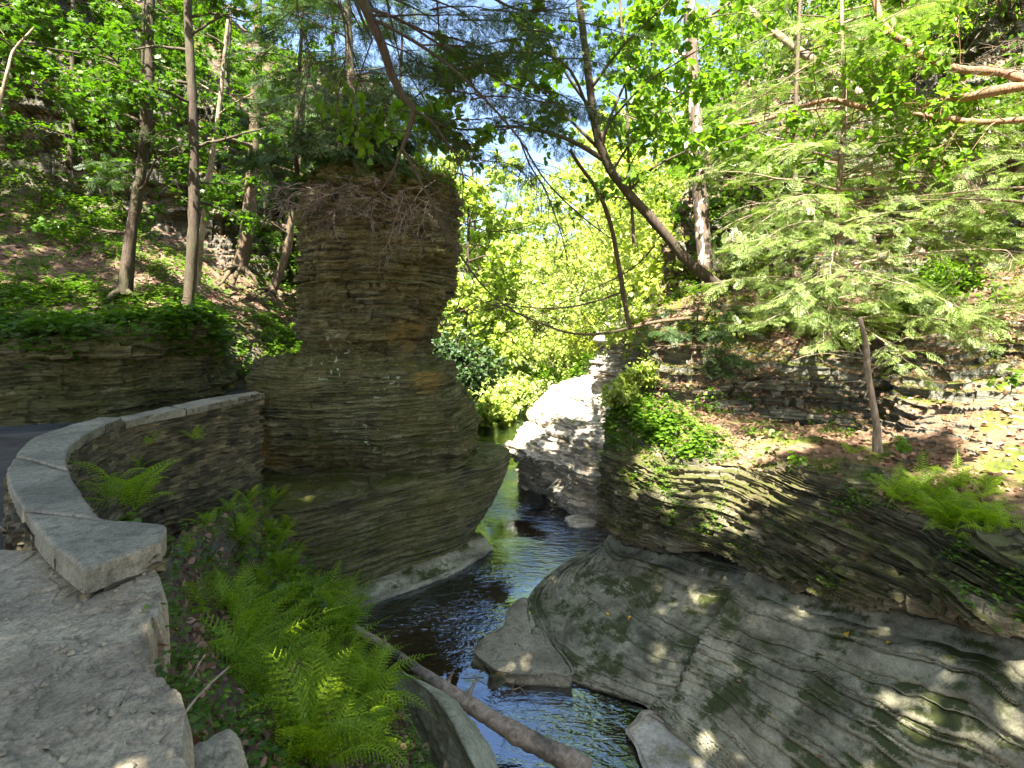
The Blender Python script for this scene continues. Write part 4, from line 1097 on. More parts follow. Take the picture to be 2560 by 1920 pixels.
lab3 = ['pale green leafy tree on the sunlit far slope of the gorge', 'hemlock with drooping tiers on the sunlit far slope of the gorge', 'broad bushy tree on the sunlit far slope of the gorge']
fz = np.vstack([GFB.reshape(-1, 3), GFR.reshape(-1, 3), GFL.reshape(-1, 3)])
def farz(x, y):
    q = (fz[:, 0] - x) ** 2 + (fz[:, 1] - y) ** 2; i = np.argpartition(q, 6)[:6]; return fz[i][:, 2].min()
for i, (x, Y, h, k) in enumerate(farspots):
    X = (x - 512) / F * Y; z = farz(X, Y) - .2
    pk = (k, i % 2)
    if i < 6 and len([p for p in protos if p[0] == k]) < 2:
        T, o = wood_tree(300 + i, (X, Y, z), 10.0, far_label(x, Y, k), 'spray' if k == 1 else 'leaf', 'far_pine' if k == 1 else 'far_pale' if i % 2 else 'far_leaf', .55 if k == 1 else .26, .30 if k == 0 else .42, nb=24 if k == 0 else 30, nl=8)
        o.scale = (h / 10,) * 3; protos.append((k, o))
    else:
        c = [p for p in protos if p[0] == k]; src = c[i % len(c)][1]
        dup(src, (X, Y, z), i * 1.7, h / 10, far_label(x, Y, k), FG)

# bushes at the bend and behind the pale outcrop
def bush(seed, base, h, w, label, lm='far_leaf', size=.14, kind='leaf', n=26, group=None, nl=7, name='bush'):
    T = Tree(seed); r = T.r; T.paths.append((np.array([base]), 0, 0))
    for k in range(n):
        a = r.uniform(0, 6.28); e = r.uniform(.25, 1.4)
        v = (math.cos(a) * math.cos(e) * w / h, math.sin(a) * math.cos(e) * w / h, math.sin(e))
        B = wander(np.array(base) + [math.cos(a) * w * .1, math.sin(a) * w * .1, 0], v, h * r.uniform(.6, 1.1), 7, r, .08, .12)
        tube(T.wood, B, np.linspace(.015, .005, 7), 4, cap=False); T.broad(B, .02, 5, h * .4, .15, 4, nl, .06, .6)
    return T.make(name, label, 'bush', 'twig_dark', lm, kind, size, group, trunkname='stem', crownname='foliage', tilt=.5)
BG = 'bushes around the bend of the creek'
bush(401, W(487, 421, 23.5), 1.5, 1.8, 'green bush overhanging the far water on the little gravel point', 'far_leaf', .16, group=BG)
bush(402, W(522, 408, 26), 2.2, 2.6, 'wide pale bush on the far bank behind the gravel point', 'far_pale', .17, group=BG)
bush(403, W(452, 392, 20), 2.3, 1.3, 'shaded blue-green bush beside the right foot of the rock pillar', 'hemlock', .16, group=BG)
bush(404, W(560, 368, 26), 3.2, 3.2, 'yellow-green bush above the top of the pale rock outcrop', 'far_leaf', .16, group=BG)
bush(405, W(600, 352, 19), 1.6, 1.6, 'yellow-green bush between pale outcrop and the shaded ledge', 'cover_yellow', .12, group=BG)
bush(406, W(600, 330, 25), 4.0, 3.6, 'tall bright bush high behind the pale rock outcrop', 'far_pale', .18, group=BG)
bush(407, W(672, 335, 13.0), 1.0, 1.0, 'mossy green bush at the back corner of the mossy band', 'cover_yellow', .10, group=BG)
for i, (x, y, Y, h) in enumerate([(640, 300, 19, 5), (600, 290, 30, 6), (668, 260, 20, 5), (690, 300, 15, 2.6)]):
    bush(410 + i, W(x, y, Y), h, h * .8, ['leafy bush climbing the slope left of the flaky trunk', 'sunlit bush high on the distant right slope', 'tall leafy bush behind the flaky trunk', 'low leafy bush at the foot of the flaky trunk'][i], 'far_leaf', .16, group=BG)

# -- right bank trees
T = Tree(150)      # flaky trunk
P = T.limb(path_px([(712,290,12.4),(706,262,12.4),(702,225,12.4),(699,180,12.4),(696,120,12.4),(691,40,12.4),(688,-80,12.4)], 30), .20, .12, 10, .35)
tube(T.wood, path_px([(712,288,12.4),(722,262,12.3),(738,232,12.2),(748,214,12.1)], 14), np.linspace(.16, .13, 14), 9, .3)
for k in range(14):
    p, d = at_t(P, .45 + .55 * k / 14); a = T.r.uniform(0, 6.28); B = T.limb(wander(p, (math.cos(a), math.sin(a), .35), 2.4, 9, T.r, .05, .12), .04, .01, 5)
    T.broad(B, .03, 6, 1.1, .15, 5, 8, .05, .4)
T.make('tree', 'big trunk with flaking sunlit bark and a short broken fork at its base', 'tree', 'bark_flaky', 'broad', 'leaf', .15, tilt=.5)

def leaf_limbs(T, specs, r0=.02, n1=6, L=.8, nl=8, n2=5, flat=.4, t0=.3, droop=.1):
    for pts in specs:
        P = path_px(pts, 16); tube(T.wood, P, np.linspace(r0, .006, 16), 6, .1, cap=False); T.broad(P, r0, n1, L, t0, n2, nl, droop, flat)
T = Tree(151)      # leaning basswood over the creek
P = T.limb(path_px([(724,290,9.3),(706,276,9.2),(688,261,9.1),(668,238,9.0),(650,217,8.9),(628,193,8.8),(612,172,8.7),(602,150,8.6),(596,130,8.5),(590,90,8.4),(584,40,8.3),(576,-30,8.2),(570,-120,8.1)], 60), .10, .045, 10, .2)
leaf_limbs(T, [[(607,162,8.7),(585,148,8.5),(560,136,8.3),(535,130,8.1),(505,126,8),(470,130,7.9),(430,124,7.8),(395,118,7.7)]], .045, 9, .55, 6, t0=.35)
leaf_limbs(T, [[(602,152,8.6),(606,130,8.4),(620,110,8.2),(650,80,8),(690,55,7.9),(730,30,7.8)], [(590,90,8.4),(620,50,8),(660,10,7.7),(700,-30,7.4)],
               [(592,110,8.5),(570,80,8.2),(548,40,8),(530,0,7.8)], [(596,130,8.5),(560,60,7.6),(470,60,7.0),(400,110,6.8)], [(602,152,8.6),(570,120,8.6),(535,85,8.7),(500,70,8.8)]], .03, 8, .8, 9)
leaf_limbs(T, [[(628,193,8.8),(650,170,8.5),(690,150,8.3),(735,140,8.2),(775,120,8.2)], [(612,172,8.7),(640,130,8.9),(680,95,9),(740,70,9)], [(600,140,8.6),(640,60,9),(700,20,9.3),(780,10,9.5)]], .025, 8, .8, 9)
T.make('tree', 'leaning tree curving up over the creek with big bright heart shaped leaves', 'tree', 'bark_dark', 'broad', 'leaf', .125, tilt=.55)
T = Tree(154)
for pts in [[(372,40,5.9),(360,75,6.0),(352,105,6.1),(345,125,6.1)], [(400,60,6.0),(425,100,6.1),(448,130,6.1),(470,145,6.1)], [(395,90,6.0),(380,110,6.0),(372,135,6.0)], [(440,40,6.2),(455,90,6.2),(440,135,6.2)]]:
    P = path_px(pts, 14); tube(T.wood, P, np.linspace(.009, .004, 14), 5, .1, cap=False); T.broad(P, .01, 6, .38, .25, 3, 6, .1, .5)
P = T.limb(cr([(-6.2,.6,2.8),(-6.1,1.0,8),(-5.0,2.5,11.5)] + [tuple(W(*q)) for q in [(300,-90,5.6),(372,40,5.9)]], 30), .09, .010, 8)
P = T.limb(cr([tuple(P[24]), tuple(W(370,-60,5.8)), tuple(W(400,60,6.0))], 12), .02, .009, 6); T.limb(cr([tuple(P[6]), tuple(W(430,-20,6.1)), tuple(W(440,40,6.2))], 12), .015, .009, 6)
T.make('tree', 'drooping twigs with a few big heart shaped leaves in front of the pillar top', 'tree', 'bark_dark', 'broad', 'leaf', .105, tilt=.6, base=(-6.2, .6, 2.8))
T = Tree(152)      # forked young trunk hanging down
P = T.limb(path_px([(630,328,9.9),(626,310,9.9),(622,285,9.9),(618,262,9.9),(612,230,9.8),(604,205,9.7),(594,185,9.6),(580,166,9.4),(570,150,9.2)], 40), .055, .03, 8, .2)
for pts, r0 in [([(690,318,9.6),(655,322,9.8),(630,328,9.9),(600,334,9.9),(570,333,9.8),(545,325,9.7),(515,312,9.5),(492,305,9.4),(468,296,9.3)], .035), ([(622,292,9.9),(600,300,9.9),(570,307,9.8),(540,308,9.7),(505,304,9.6),(480,300,9.5)], .024), ([(655,245,9.5),(640,262,9.7),(620,276,9.9),(590,290,9.8),(560,304,9.7)], .018)]:
    Q = T.limb(path_px(pts, 24), r0, .006, 6)
    for k in range(18):
        q, e = at_t(Q, T.r.uniform(.35, 1)); B = wander(q, e + perp(e, T.r, .7) * .7, T.r.uniform(.3, .9), 6, T.r, .12, .14); tube(T.wood, B, np.linspace(.006, .002, 6), 3, cap=False)
        for j in range(3):
            q2, e2 = at_t(B, T.r.uniform(.2, 1)); tube(T.wood, wander(q2, e2 + perp(e2, T.r, 1) * .8, .3, 4, T.r, .1, .2), [.003, .003, .002, .002], 3, cap=False)
T.make('tree', 'bare dark limb hanging down to drooping leafless branches over the gap', 'tree', 'bark_brown', 'broad', 'leaf', .1, tilt=.55)
T = Tree(153)      # sapling
P = T.limb(path_px([(634,245,8.9),(632,210,8.9),(629,170,8.9),(627,110,8.9),(624,60,8.9),(620,0,8.9),(618,-50,8.9)], 30), .03, .014, 7)
T.broad(P, .05, 22, 1.1, .15, 5, 9, .08, .4)
T.make('tree', 'slim upright sapling growing from the back of the leaning tree', 'tree', 'bark_brown', 'broad', 'leaf', .12, tilt=.55)

def right_hemlock(seed, pts, r0, label, n1, L, t0=.1, dens=3, dead=.15, size=.26, angr=None, off=None, lm='hemlock_lit'):
    T = Tree(seed); P = path_px(pts, 26); T.limb(P, r0, r0 * .4, 8, .2)
    T.hem(P, r0, n1, L, t0, 11, .10, dead=dead, lprof=lambda t: .6 + .5 * math.sin(min(1, t * 1.5) * 2.4), dens=dens, angr=angr)
    return T
T = right_hemlock(161, [(826,345,8.7),(832,300,8.6),(836,230,8.6),(840,170,8.6),(845,110,8.6),(842,30,8.6),(840,-60,8.6)], .055, '', 46, 2.0)
for (x, y, a, l) in [(838,205,.3,2.2),(838,220,-.2,2.4),(836,240,-.6,2.3),(835,260,-.3,2.0),(833,200,2.9,2.2),(835,225,3.3,2.2),(832,250,3.5,2.4),(832,280,3.8,2.0),(834,215,3.9,2.5),(828,320,-.8,1.9),(828,318,3.6,1.9),(829,308,-.3,2.0),(828,312,4.2,1.6),(832,285,-.2,2.3),(832,290,3.3,2.2),(838,190,.0,2.5),(838,180,-.5,2.3),(836,250,.5,2.2),(834,270,-1.0,2.0),(836,190,3.2,2.6),(838,150,3.5,2.4),(830,300,3.4,1.6),(830,300,-.4,1.6),(838,235,-.9,2.2),(838,160,2.8,2.4)]:
    T.bough(W(x, y, 8.6), np.array([math.cos(a), math.sin(a) * .6 - .35, .12]), l, 14, .12, False, 4)
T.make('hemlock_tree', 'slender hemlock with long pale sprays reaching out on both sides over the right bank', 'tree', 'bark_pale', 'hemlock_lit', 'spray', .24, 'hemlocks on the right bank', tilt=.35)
T = right_hemlock(162, [(790,300,11.5),(792,240,11.5),(795,180,11.5),(796,100,11.5),(800,0,11.5)], .08, '', 40, 2.4)
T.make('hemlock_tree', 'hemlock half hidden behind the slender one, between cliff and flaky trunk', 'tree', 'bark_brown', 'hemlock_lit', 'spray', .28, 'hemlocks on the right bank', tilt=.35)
T = right_hemlock(163, [(690,380,10.0),(693,350,10.0),(696,330,10.0),(699,305,10.0)], .03, '', 18, 1.1)
T.make('hemlock_tree', 'small dark hemlock sapling on the mossy band under the flaky trunk', 'tree', 'bark_brown', 'hemlock', 'spray', .22, 'hemlocks on the right bank', tilt=.35)
T = right_hemlock(164, [(1080,330,6.6),(1085,240,6.5),(1088,120,6.5),(1090,0,6.5)], .05, '', 22, 1.9)
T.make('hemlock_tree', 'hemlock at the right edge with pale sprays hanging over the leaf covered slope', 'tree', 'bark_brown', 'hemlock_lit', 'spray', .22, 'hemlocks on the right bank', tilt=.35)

T = Tree(165)   # small lit snag
P = T.limb(path_px([(878,452,6.7),(876,425,6.7),(872,398,6.7),(868,372,6.7),(866,345,6.7),(860,318,6.7)], 26), .055, .025, 9, .3)
for k in range(9):
    q, e = at_t(P, T.r.uniform(.5, 1)); B = wander(q, e * .4 + perp(e, T.r, .6), T.r.uniform(.3, .9), 7, T.r, .1, .16); tube(T.wood, B, np.linspace(.008, .003, 7), 4, cap=False)
T.make('dead_tree', 'small dead sapling trunk lit by the sun, standing in leaf litter on the ledge', 'tree', 'bark_pale', 'broad', 'leaf', .1)

T = Tree(166)   # old cedar leaning in from the right
for pts, r0, r1 in [([(1180,60,5.8),(1110,75,6.2),(1040,84,6.6),(1000,90,6.9),(960,98,7.2),(925,103,7.5),(890,108,7.8),(860,107,8),(835,100,8.2),(810,104,8.4),(780,115,8.6),(745,124,8.8),(712,122,9)], .075, .018),
                    ([(1040,84,6.6),(1000,72,6.9),(965,70,7.1),(930,60,7.3),(905,42,7.5),(885,28,7.6),(876,5,7.7),(872,-40,7.8)], .062, .04),
                    ([(1100,110,6.4),(1040,118,6.7),(980,122,7.1),(930,116,7.4),(900,112,7.6)], .05, .03)]:
    Q = T.limb(path_px(pts, 40), r0, r1, 9, .35)
    for k in range(14):
        q, e = at_t(Q, T.r.uniform(.25, 1)); B = wander(q, e * .4 + perp(e, T.r, .8), T.r.uniform(.4, 1.3), 7, T.r, .08, .16); tube(T.wood, B, np.linspace(.010, .003, 7), 4, cap=False)
        if k % 2 == 0: T.broad(B, .01, 5, .6, .2, 4, 7, .06, .4)
T.make('tree', 'old tree with twisted orange brown limbs leaning in from the right edge', 'tree', 'bark_red', 'broad', 'leaf', .10, tilt=.5)
for i, (pts, r0, r1, lab) in enumerate([([(1000,218,9.9),(965,185,9.9),(930,155,10.1),(900,130,10.3),(870,95,10.6)], .13, .06, 'thick dead log leaning against the right cliff'),
                                  ([(982,214,9.5),(955,185,9.6),(925,152,9.8),(895,122,10)], .06, .04, 'thinner dead log lying alongside the thick leaning one'),
                                  ([(860,95,11.3),(835,75,11.5),(790,45,11.8),(755,15,12),(725,-20,12.2)], .10, .07, 'pale sunlit log slanting down the slope at the top of the picture')]):
    m = M(); P = path_px(pts, 30); tube(m, P, np.linspace(r0, r1, 30), 12, .25)
    r = np.random.default_rng(i)
    for k in range(5):
        q, e = at_t(P, r.uniform(.2, .9)); tube(m, wander(q, perp(e, r) + e * .3, .3, 5, r, 0, .1), np.linspace(.02, .008, 5), 5)
    tag(m.build('fallen_log', MT['bark_pale' if i == 2 else 'bark_brown'], smooth=True), lab, 'log')
for i, (x, y, Y, h, lm) in enumerate([(760, 262, 13.2, 3.0, 'broad'), (870, 70, 14.5, 3.5, 'broad'), (950, 60, 12.5, 3, 'broad'), (1010, 20, 12, 3, 'maple'), (730, 130, 16, 4, 'broad'), (800, 60, 16.5, 3.5, 'broad'), (1060, 130, 9.5, 2, 'maple'), (900, 0, 17, 4, 'far_leaf'), (760, 60, 22, 6, 'far_leaf')]):
    bush(430 + i, W(x, y, Y), h, h * .8, ['leafy bush above the broken fork of the flaky trunk', 'leafy bush on the cliff lip under the topmost limb', 'leafy bush on the cliff behind the orange brown limbs', 'dim leafy bush in the top right corner',
        'leafy bush hanging down behind the flaky trunk', 'sunlit leafy bush on the cliff top', 'small dim bush at the right edge below the limbs', 'tall sunlit bush at the very top right of centre', 'tall bush on the skyline right of the sky gap'][i], lm, .12, group='bushes on the right cliff', nl=8)

# -- dark limb hanging in from the top over the creek
T = Tree(170)
main = T.limb(cr([(-4.7,-1.1,12.2),(-3.5,1.5,11.3),(-2.3,4,10.0)] + [tuple(W(*q)) for q in [(345,-45,5.4),(362,0,5.5),(378,35,5.55),(392,75,5.6),(404,98,5.6),(413,109,5.6),(409,130,5.6),(402,148,5.6)]], 60), .075, .020, 9, .2)
T.limb(cr([(-5.3,-1.3,2.7),(-5.1,-1.25,7),(-4.7,-1.1,12.2),(-4.5,-1,18)],30), .22, .08, 10, .3)
subs = [([(402,148,5.6),(396,165,5.6),(385,185,5.6),(365,205,5.7),(345,218,5.7),(322,232,5.8)], .018),
 ([(402,148,5.6),(412,165,5.6),(424,188,5.5),(438,215,5.5),(450,240,5.4),(465,262,5.4),(482,285,5.4),(505,305,5.4),(540,326,5.4)], .020),
 ([(413,109,5.6),(432,122,5.5),(445,140,5.4),(457,158,5.4),(463,178,5.3),(462,205,5.3)], .014),
 ([(366,8,5.5),(400,20,5.6),(440,45,5.7),(478,68,5.8),(520,92,5.9),(560,112,6)], .018),
 ([(375,20,5.5),(420,45,5.4),(460,75,5.3),(495,110,5.2),(520,140,5.2),(545,180,5.2),(580,215,5.2),(620,245,5.2)], .017),
 ([(520,140,5.2),(530,165,5.2),(545,190,5.2),(560,230,5.1),(568,262,5.1)], .010),
 ([(402,148,5.6),(425,175,5.8),(440,200,6),(462,222,6.1),(500,232,6.2),(540,222,6.3)], .009),
 ([(330,-50,5.3),(340,0,5.2),(346,50,5.2),(338,95,5.2)], .008), ([(300,-60,5),(298,10,5),(310,60,5),(300,110,5)], .008), ([(480,-10,6),(520,10,6),(570,8,6.1)], .02)]
for pts, r0 in subs:
    Q = T.limb(path_px(pts, 26), r0, .004, 6)
    for k in range(16):
        q, e = at_t(Q, T.r.uniform(.15, 1)); B = wander(q, e + perp(e, T.r, .7) * .7, T.r.uniform(.2, .8), 6, T.r, .12, .15); tube(T.wood, B, np.linspace(.005, .0018, 6), 3, cap=False)
        for j in range(3):
            q2, e2 = at_t(B, T.r.uniform(.2, 1)); tube(T.wood, wander(q2, e2 + perp(e2, T.r, 1) * .8, .22, 4, T.r, .1, .2), [.0026, .0024, .002, .0016], 3, cap=False)
for (x, y, Y, a, l) in [(372,15,5.5,.2,1.3),(400,22,5.6,.5,1.2),(440,45,5.7,.1,1.1),(470,62,5.8,.8,1.0),(420,45,5.4,-.2,1.0),(350,-10,5.5,.6,1.5),(380,40,5.5,1.1,1.0),(500,84,5.9,.4,.9),(455,70,5.4,-.4,.8),(345,-30,5.4,1.4,1.4),(480,10,6,.1,.9),(430,10,6,-.1,1.1),(400,-10,6,.3,1.4),(530,100,5.9,.2,.8),(470,100,5.6,-.1,1.0),(440,90,5.6,.4,1.0),(510,120,5.9,.3,.9),(540,60,6.4,-.2,.9),(490,10,6.4,.2,1.0),(410,60,5.8,.9,1.0),(450,120,5.6,.2,.8),(420,30,5.8,.3,1.2),(460,50,5.9,.6,1.1),(520,30,6.2,.1,1.0),(545,90,6.1,.3,.9),(500,130,5.7,-.3,.7),(430,120,5.5,1.0,.9),(560,20,6.3,.0,1.0),(400,110,5.6,.7,.8),(480,160,5.4,.2,.6),(390,130,5.6,.2,.8),(395,75,5.6,.1,.8),(500,40,6.5,.3,1.0),(460,20,6.6,.0,1.2)]:
    T.bough(W(x, y, Y), np.array([math.cos(a), math.sin(a), .05]), l, 12, .10, False, 3)
T.hem(cr([(-5.3,-1.3,2.7),(-5.1,-1.25,7),(-4.7,-1.1,12.2),(-4.5,-1,18)],30), .1, 26, 2.6, .5, 9, .1)  # unseen upper boughs added to shade the rock and creek below
tr = T.make('hemlock_tree', 'dark hemlock limb with fine drooping bare twigs hanging in from the top left of centre', 'tree', 'bark_dark', 'hemlock', 'spray', .17, tilt=.4, base=(-5.3,-1.3,2.7))

# ------------------------------------------------------------------ ferns, ground cover, litter
def cells(G, flip=-1):
    a, b, c, d = G[:-1, :-1], G[:-1, 1:], G[1:, 1:], G[1:, :-1]
    n = np.cross(c - a, d - b); ar = np.linalg.norm(n, axis=-1) / 2; n = n / (2 * ar[..., None] + 1e-9)
    n = n * np.where(n[..., 2:3] < 0, -1, 1)
    return ((a + b + c + d) / 4).reshape(-1, 3), n.reshape(-1, 3), ar.ravel()
def proj(P):
    return 512 + P[:, 0] / np.maximum(P[:, 1], .1) * F, HY - (P[:, 2] - EYE) / np.maximum(P[:, 1], .1) * F
def scatter(G, n, w, seed, lift=.0):
    """n points on grid G; w(P,N) gives the density"""
    P, N, A = cells(G); r = np.random.default_rng(seed)
    ww = A * np.clip(w(P, N), 0, None); ww /= ww.sum()
    i = r.choice(len(P), n, p=ww)
    return P[i] + N[i] * lift, N[i], r
def litter(name, G, n, w, seed, size, mat='litter', label=None, hug=.35):
    P, N, r = scatter(G, n, w, seed, .012)
    m = M(); inst(m, LEAF_V * [1, 1, 1.8], LEAF_F, P, rvec(n, r) * [1, 1, .3] + N * .15, N + r.normal(size=(n, 3)) * hug, size * r.uniform(.6, 1.3, n))
    return m
def plantlets(m, P, N, r, k=7, h=.16, ls=.07, tpl=(SML_V, SML_F), spread=.6):
    n = len(P); hh = h * r.uniform(.4, 1.3, n)
    pos = np.repeat(P + np.array([0, 0, 1.0]) * hh[:, None], k, 0); a = r.uniform(0, 6.28, n * k)
    rad = np.stack([np.cos(a), np.sin(a), r.uniform(-.35, .25, n * k)], -1)
    pos = pos + rad * (ls * spread) * r.uniform(.2, 1.4, (n * k, 1)) - np.array([0, 0, 1.0]) * (np.repeat(hh, k) * r.uniform(0, .6, n * k))[:, None]
    nor = np.array([0, 0, 1.0]) + r.normal(size=(n * k, 3)) * .3
    inst(m, tpl[0], tpl[1], pos, rad, nor, ls * r.uniform(.6, 1.3, n * k))
    return m
def blotch(P, s, seed, thr=0.0, k=3.0):
    return np.clip((fbm(P[:, 0] * s, P[:, 1] * s, P[:, 2] * s, 3, seed) - thr) * k, 0, 1)

FR = [frond_template(s, 18, b) for s, b in ((1, .35), (2, .55), (3, .25))]
def fern_mesh(seed, n=9, L=.72):
    r = np.random.default_rng(seed); m = M()
    for k in range(n):
        a = 2 * math.pi * k / n + r.normal() * .3; el = r.uniform(.15, .95)
        t = FR[r.integers(0, 3)]
        ax = np.array([[math.cos(a) * math.cos(el), math.sin(a) * math.cos(el), math.sin(el)]])
        nor = np.array([[-math.cos(a) * math.sin(el), -math.sin(a) * math.sin(el), math.cos(el)]]) + r.normal(size=(1, 3)) * .12
        inst(m, t[0], t[1], np.array([[0, 0, .01]]), ax, nor, L * r.uniform(.55, 1.15))
    me = m.mesh('fern'); me.materials.append(MT['fern']); return me
FM = [fern_mesh(500 + i, 5 + i % 4) for i in range(6)]
def fern(p, sc, rz, k, label, group, tilt=(0, 0)):
    o = bpy.data.objects.new('fern', FM[k % 6]); C.objects.link(o); o.location = tuple(map(float, p)); o.rotation_euler = (tilt[0], tilt[1], rz); o.scale = (sc,) * 3
    return tag(o, label, 'fern', group)

def bankmask(P, N):
    x, y = proj(P)
    top = np.interp(x, [160, 200, 250, 300, 340, 380, 420], [548, 546, 556, 582, 602, 650, 705])
    left = np.interp(y, [520, 560, 600, 650, 700, 768], [160, 172, 190, 205, 222, 225])
    right = np.interp(y, [560, 600, 650, 700, 768], [300, 330, 360, 378, 398])
    return ((x > left) & (x < right) & (y < 790) & (y > 500)) * (.25 + blotch(P, 1.2, 61, -.25, 2.0))
P, N, r = scatter(GBK, 122, bankmask, 62)
fx, fy = proj(P)
for i in range(len(P)):
    if fy[i] < 610: lab, g = ['fern beside the near end capstone of the stone wall', 'fern along the foot of the stone wall, above the gorge', 'fern at the back of the bank, in front of the pillar base'][0 if fx[i] < 205 else 1 if fx[i] < 250 else 2], 'ferns below the wall'
    elif fx[i] < 255: lab, g = 'darker fern close beside the broken edge of the flagstone path', 'ferns beside the path'
    elif fx[i] > 350: lab, g = 'bright fern low on the bank next to the grey boulder and the log', 'ferns next to the boulder'
    else: lab, g = 'bright green fern in the ' + ('upper' if fy[i] < 650 else 'middle' if fy[i] < 705 else 'lowest') + ' part of the dense bank patch', 'ferns in the middle of the bank'
    s = r.uniform(.55, 1.1) * (.7 if fx[i] < 230 else 1) * (.7 if fx[i] > 375 else 1) * (.6 if fy[i] < 605 else 1)
    fern(P[i], s, r.uniform(0, 6.28), i, lab, g, (r.normal() * .15 - .05, r.normal() * .12 + .18))
for (x, y, Y, s, k, lab) in [(108,500,4.9,.8,1,'fern tuft growing out of the wall foot nearest the path'), (122,505,4.8,.9,2,'broad fern at the inner bend of the stone wall'), (135,512,4.6,.7,3,'small fern just below the near end capstone'),
                             (150,445,6.6,.45,4,'tiny fern sprouting high from the wall face'), (195,440,7.3,.4,2,'tiny fern hanging on the far part of the wall face'), (140,468,6.2,.35,0,'tiny fern halfway down the wall face')]:
    fern(W(x, y, Y), s, x * .37, k, lab, 'ferns on the stone wall')
P, N, r = scatter(GHR, 30, lambda P, N: (lambda q: np.exp(-((q[0] - 905) / 48) ** 2 - ((q[1] - 520) / 22) ** 2) + .9 * np.exp(-((q[0] - 975) / 28) ** 2 - ((q[1] - 530) / 18) ** 2))(proj(P)) * (P[:, 1] < 9), 63)
for i in range(len(P)):
    q = proj(P[i:i + 1])[0][0]
    fern(P[i] + [0, 0, -.02], r.uniform(.45, .75), r.uniform(0, 6.28), i, 'sunlit fern hanging over the right end of the rock overhang' if q > 945 else 'green fern in the clump on the edge of the rock overhang', 'sunlit ferns on the overhang' if q > 945 else 'ferns on the overhang edge', (.25, -.3))
for (x, y, Y, s, k, lab) in [(655,498,8.2,.45,1,'small fern hanging from the left part of the dark overhang'), (632,480,8.7,.4,2,'little fern on the far shoulder of the dark overhang'), (850,455,7.2,.5,0,'yellow-green fern at the foot of the small dead sapling')]:
    fern(W(x, y, Y), s, x * .21, k, lab, 'small ferns on the right bank')

# ground cover on the fern bank
m = M(); P, N, r = scatter(GBK, 2600, lambda P, N: .25 + blotch(P, 1.6, 64, -.1), 65); plantlets(m, P, N, r, 7, .10, .045)
tag(m.build('ground_cover', MT['cover']), 'low leafy weeds growing between the ferns on the bank', 'ground cover', kind='stuff')
def bl(P, N):
    x, y = proj(P); return .15 + 1.5 * np.exp(-((x - 385) / 26) ** 2 - ((y - 668) / 45) ** 2) + .8 * np.exp(-((x - 205) / 22) ** 2 - ((y - 640) / 60) ** 2) + .5 * (y > 720)
tag(litter('leaf_litter', GBK, 3800, bl, 66, .055).build('leaf_litter', MT['litter']), 'dead brown leaves lying on the fern bank', 'leaf litter', kind='stuff')

# left slope
def lm_(P, N): return (N[:, 2] > .35) * (.05 + blotch(P, .45, 67, -.12, 2.5)) * (P[:, 1] < 24)
m = M(); P, N, r = scatter(GHL, 22000, lm_, 68); plantlets(m, P, N, r, 7, .26, .12)
tag(m.build('ground_cover', MT['cover']), 'leafy herbs covering the left slope under the trees', 'ground cover', kind='stuff')
tag(litter('leaf_litter', GHL, 15000, lambda P, N: (N[:, 2] > .3) * (P[:, 1] < 22), 69, .12).build('leaf_litter', MT['litter']), 'dead brown leaves covering the left slope', 'leaf litter', kind='stuff')
m = M(); P, N, r = scatter(GL, 1500, lambda P, N: np.clip((P[:, 2] - 3.6) * 2, 0, 1) * (.08 + blotch(P, 1.6, 70, -.05)), 71); plantlets(m, P, N, r, 6, .30, .13, (MAPLE_V, MAPLE_T), 1.2)
tag(m.build('ground_cover', MT['maple']), 'dark leafy plants hanging over the lip of the low rock face', 'ground cover', kind='stuff')
m = M(); P, N, r = scatter(GHL, 2600, lambda P, N: (N[:, 2] < .45) * blotch(P, .5, 72, .02, 3), 73); plantlets(m, P, N, r, 9, .2, .16)
tag(m.build('cliff_plants', MT['maple']), 'sparse leafy plants growing from the ledges of the tall left cliff', 'plants', kind='stuff')

# right bank
def rl(P, N):
    return (N[:, 2] > .3) * (.35 + blotch(P, .6, 74, -.1, 2)) * (P[:, 1] < 15)
tag(litter('leaf_litter', GHR, 26000, rl, 75, .075, hug=.5).build('leaf_litter', MT['litter']), 'dead pinkish brown leaves covering the right bank', 'leaf litter', kind='stuff')
def rg(P, N):
    x, y = proj(P)
    return (N[:, 2] > .25) * (P[:, 1] < 16) * (1.6 * np.exp(-((x - 655) / 60) ** 2 - ((y - 440) / 26) ** 2) + blotch(P, .9, 76, .02, 3) * .6 * (x < 900) + .5 * np.exp(-((x - 930) / 60) ** 2 - ((y - 285) / 22) ** 2))
m = M(); P, N, r = scatter(GHR, 3000, rg, 77); plantlets(m, P, N, r, 8, .10, .045)
P, N, r = scatter(GHR, 900, lambda P, N: rg(P, N) * blotch(P, 2.2, 178, -.05, 4), 177); plantlets(m, P, N, r, 9, .28, .075, (LEAF_V, LEAF_F), .9)
tag(m.build('ground_cover', MT['cover']), 'small leafy plants on the top of the right bank ledge', 'ground cover', kind='stuff')
m = M(); P, N, r = scatter(GHR, 30000, lambda P, N: (P[:, 1] < 17) * (blotch(P, 1.1, 78, -.02, 4) + .8 * np.exp(-((proj(P)[1] - 365) / 22) ** 2)) * (.2 + (N[:, 2] > .3)) * np.clip((P[:, 2] - 2.9), 0.05, 1), 79); plantlets(m, P, N, r, 6, .03, .028)
tag(m.build('moss', MT['cover_yellow']), 'yellow-green moss cushions on the sunlit ledges of the right bank', 'moss', kind='stuff')
m = M(); P, N, r = scatter(GB, 1500, lambda P, N: (N[:, 2] > .3) * np.clip(P[:, 2] - 1.2, 0, 1) * blotch(P, 1.3, 80, 0, 3), 81); plantlets(m, P, N, r, 6, .06, .045)
tag(m.build('ground_cover', MT['cover']), 'little plants rooted in the dark layered overhang', 'ground cover', kind='stuff')
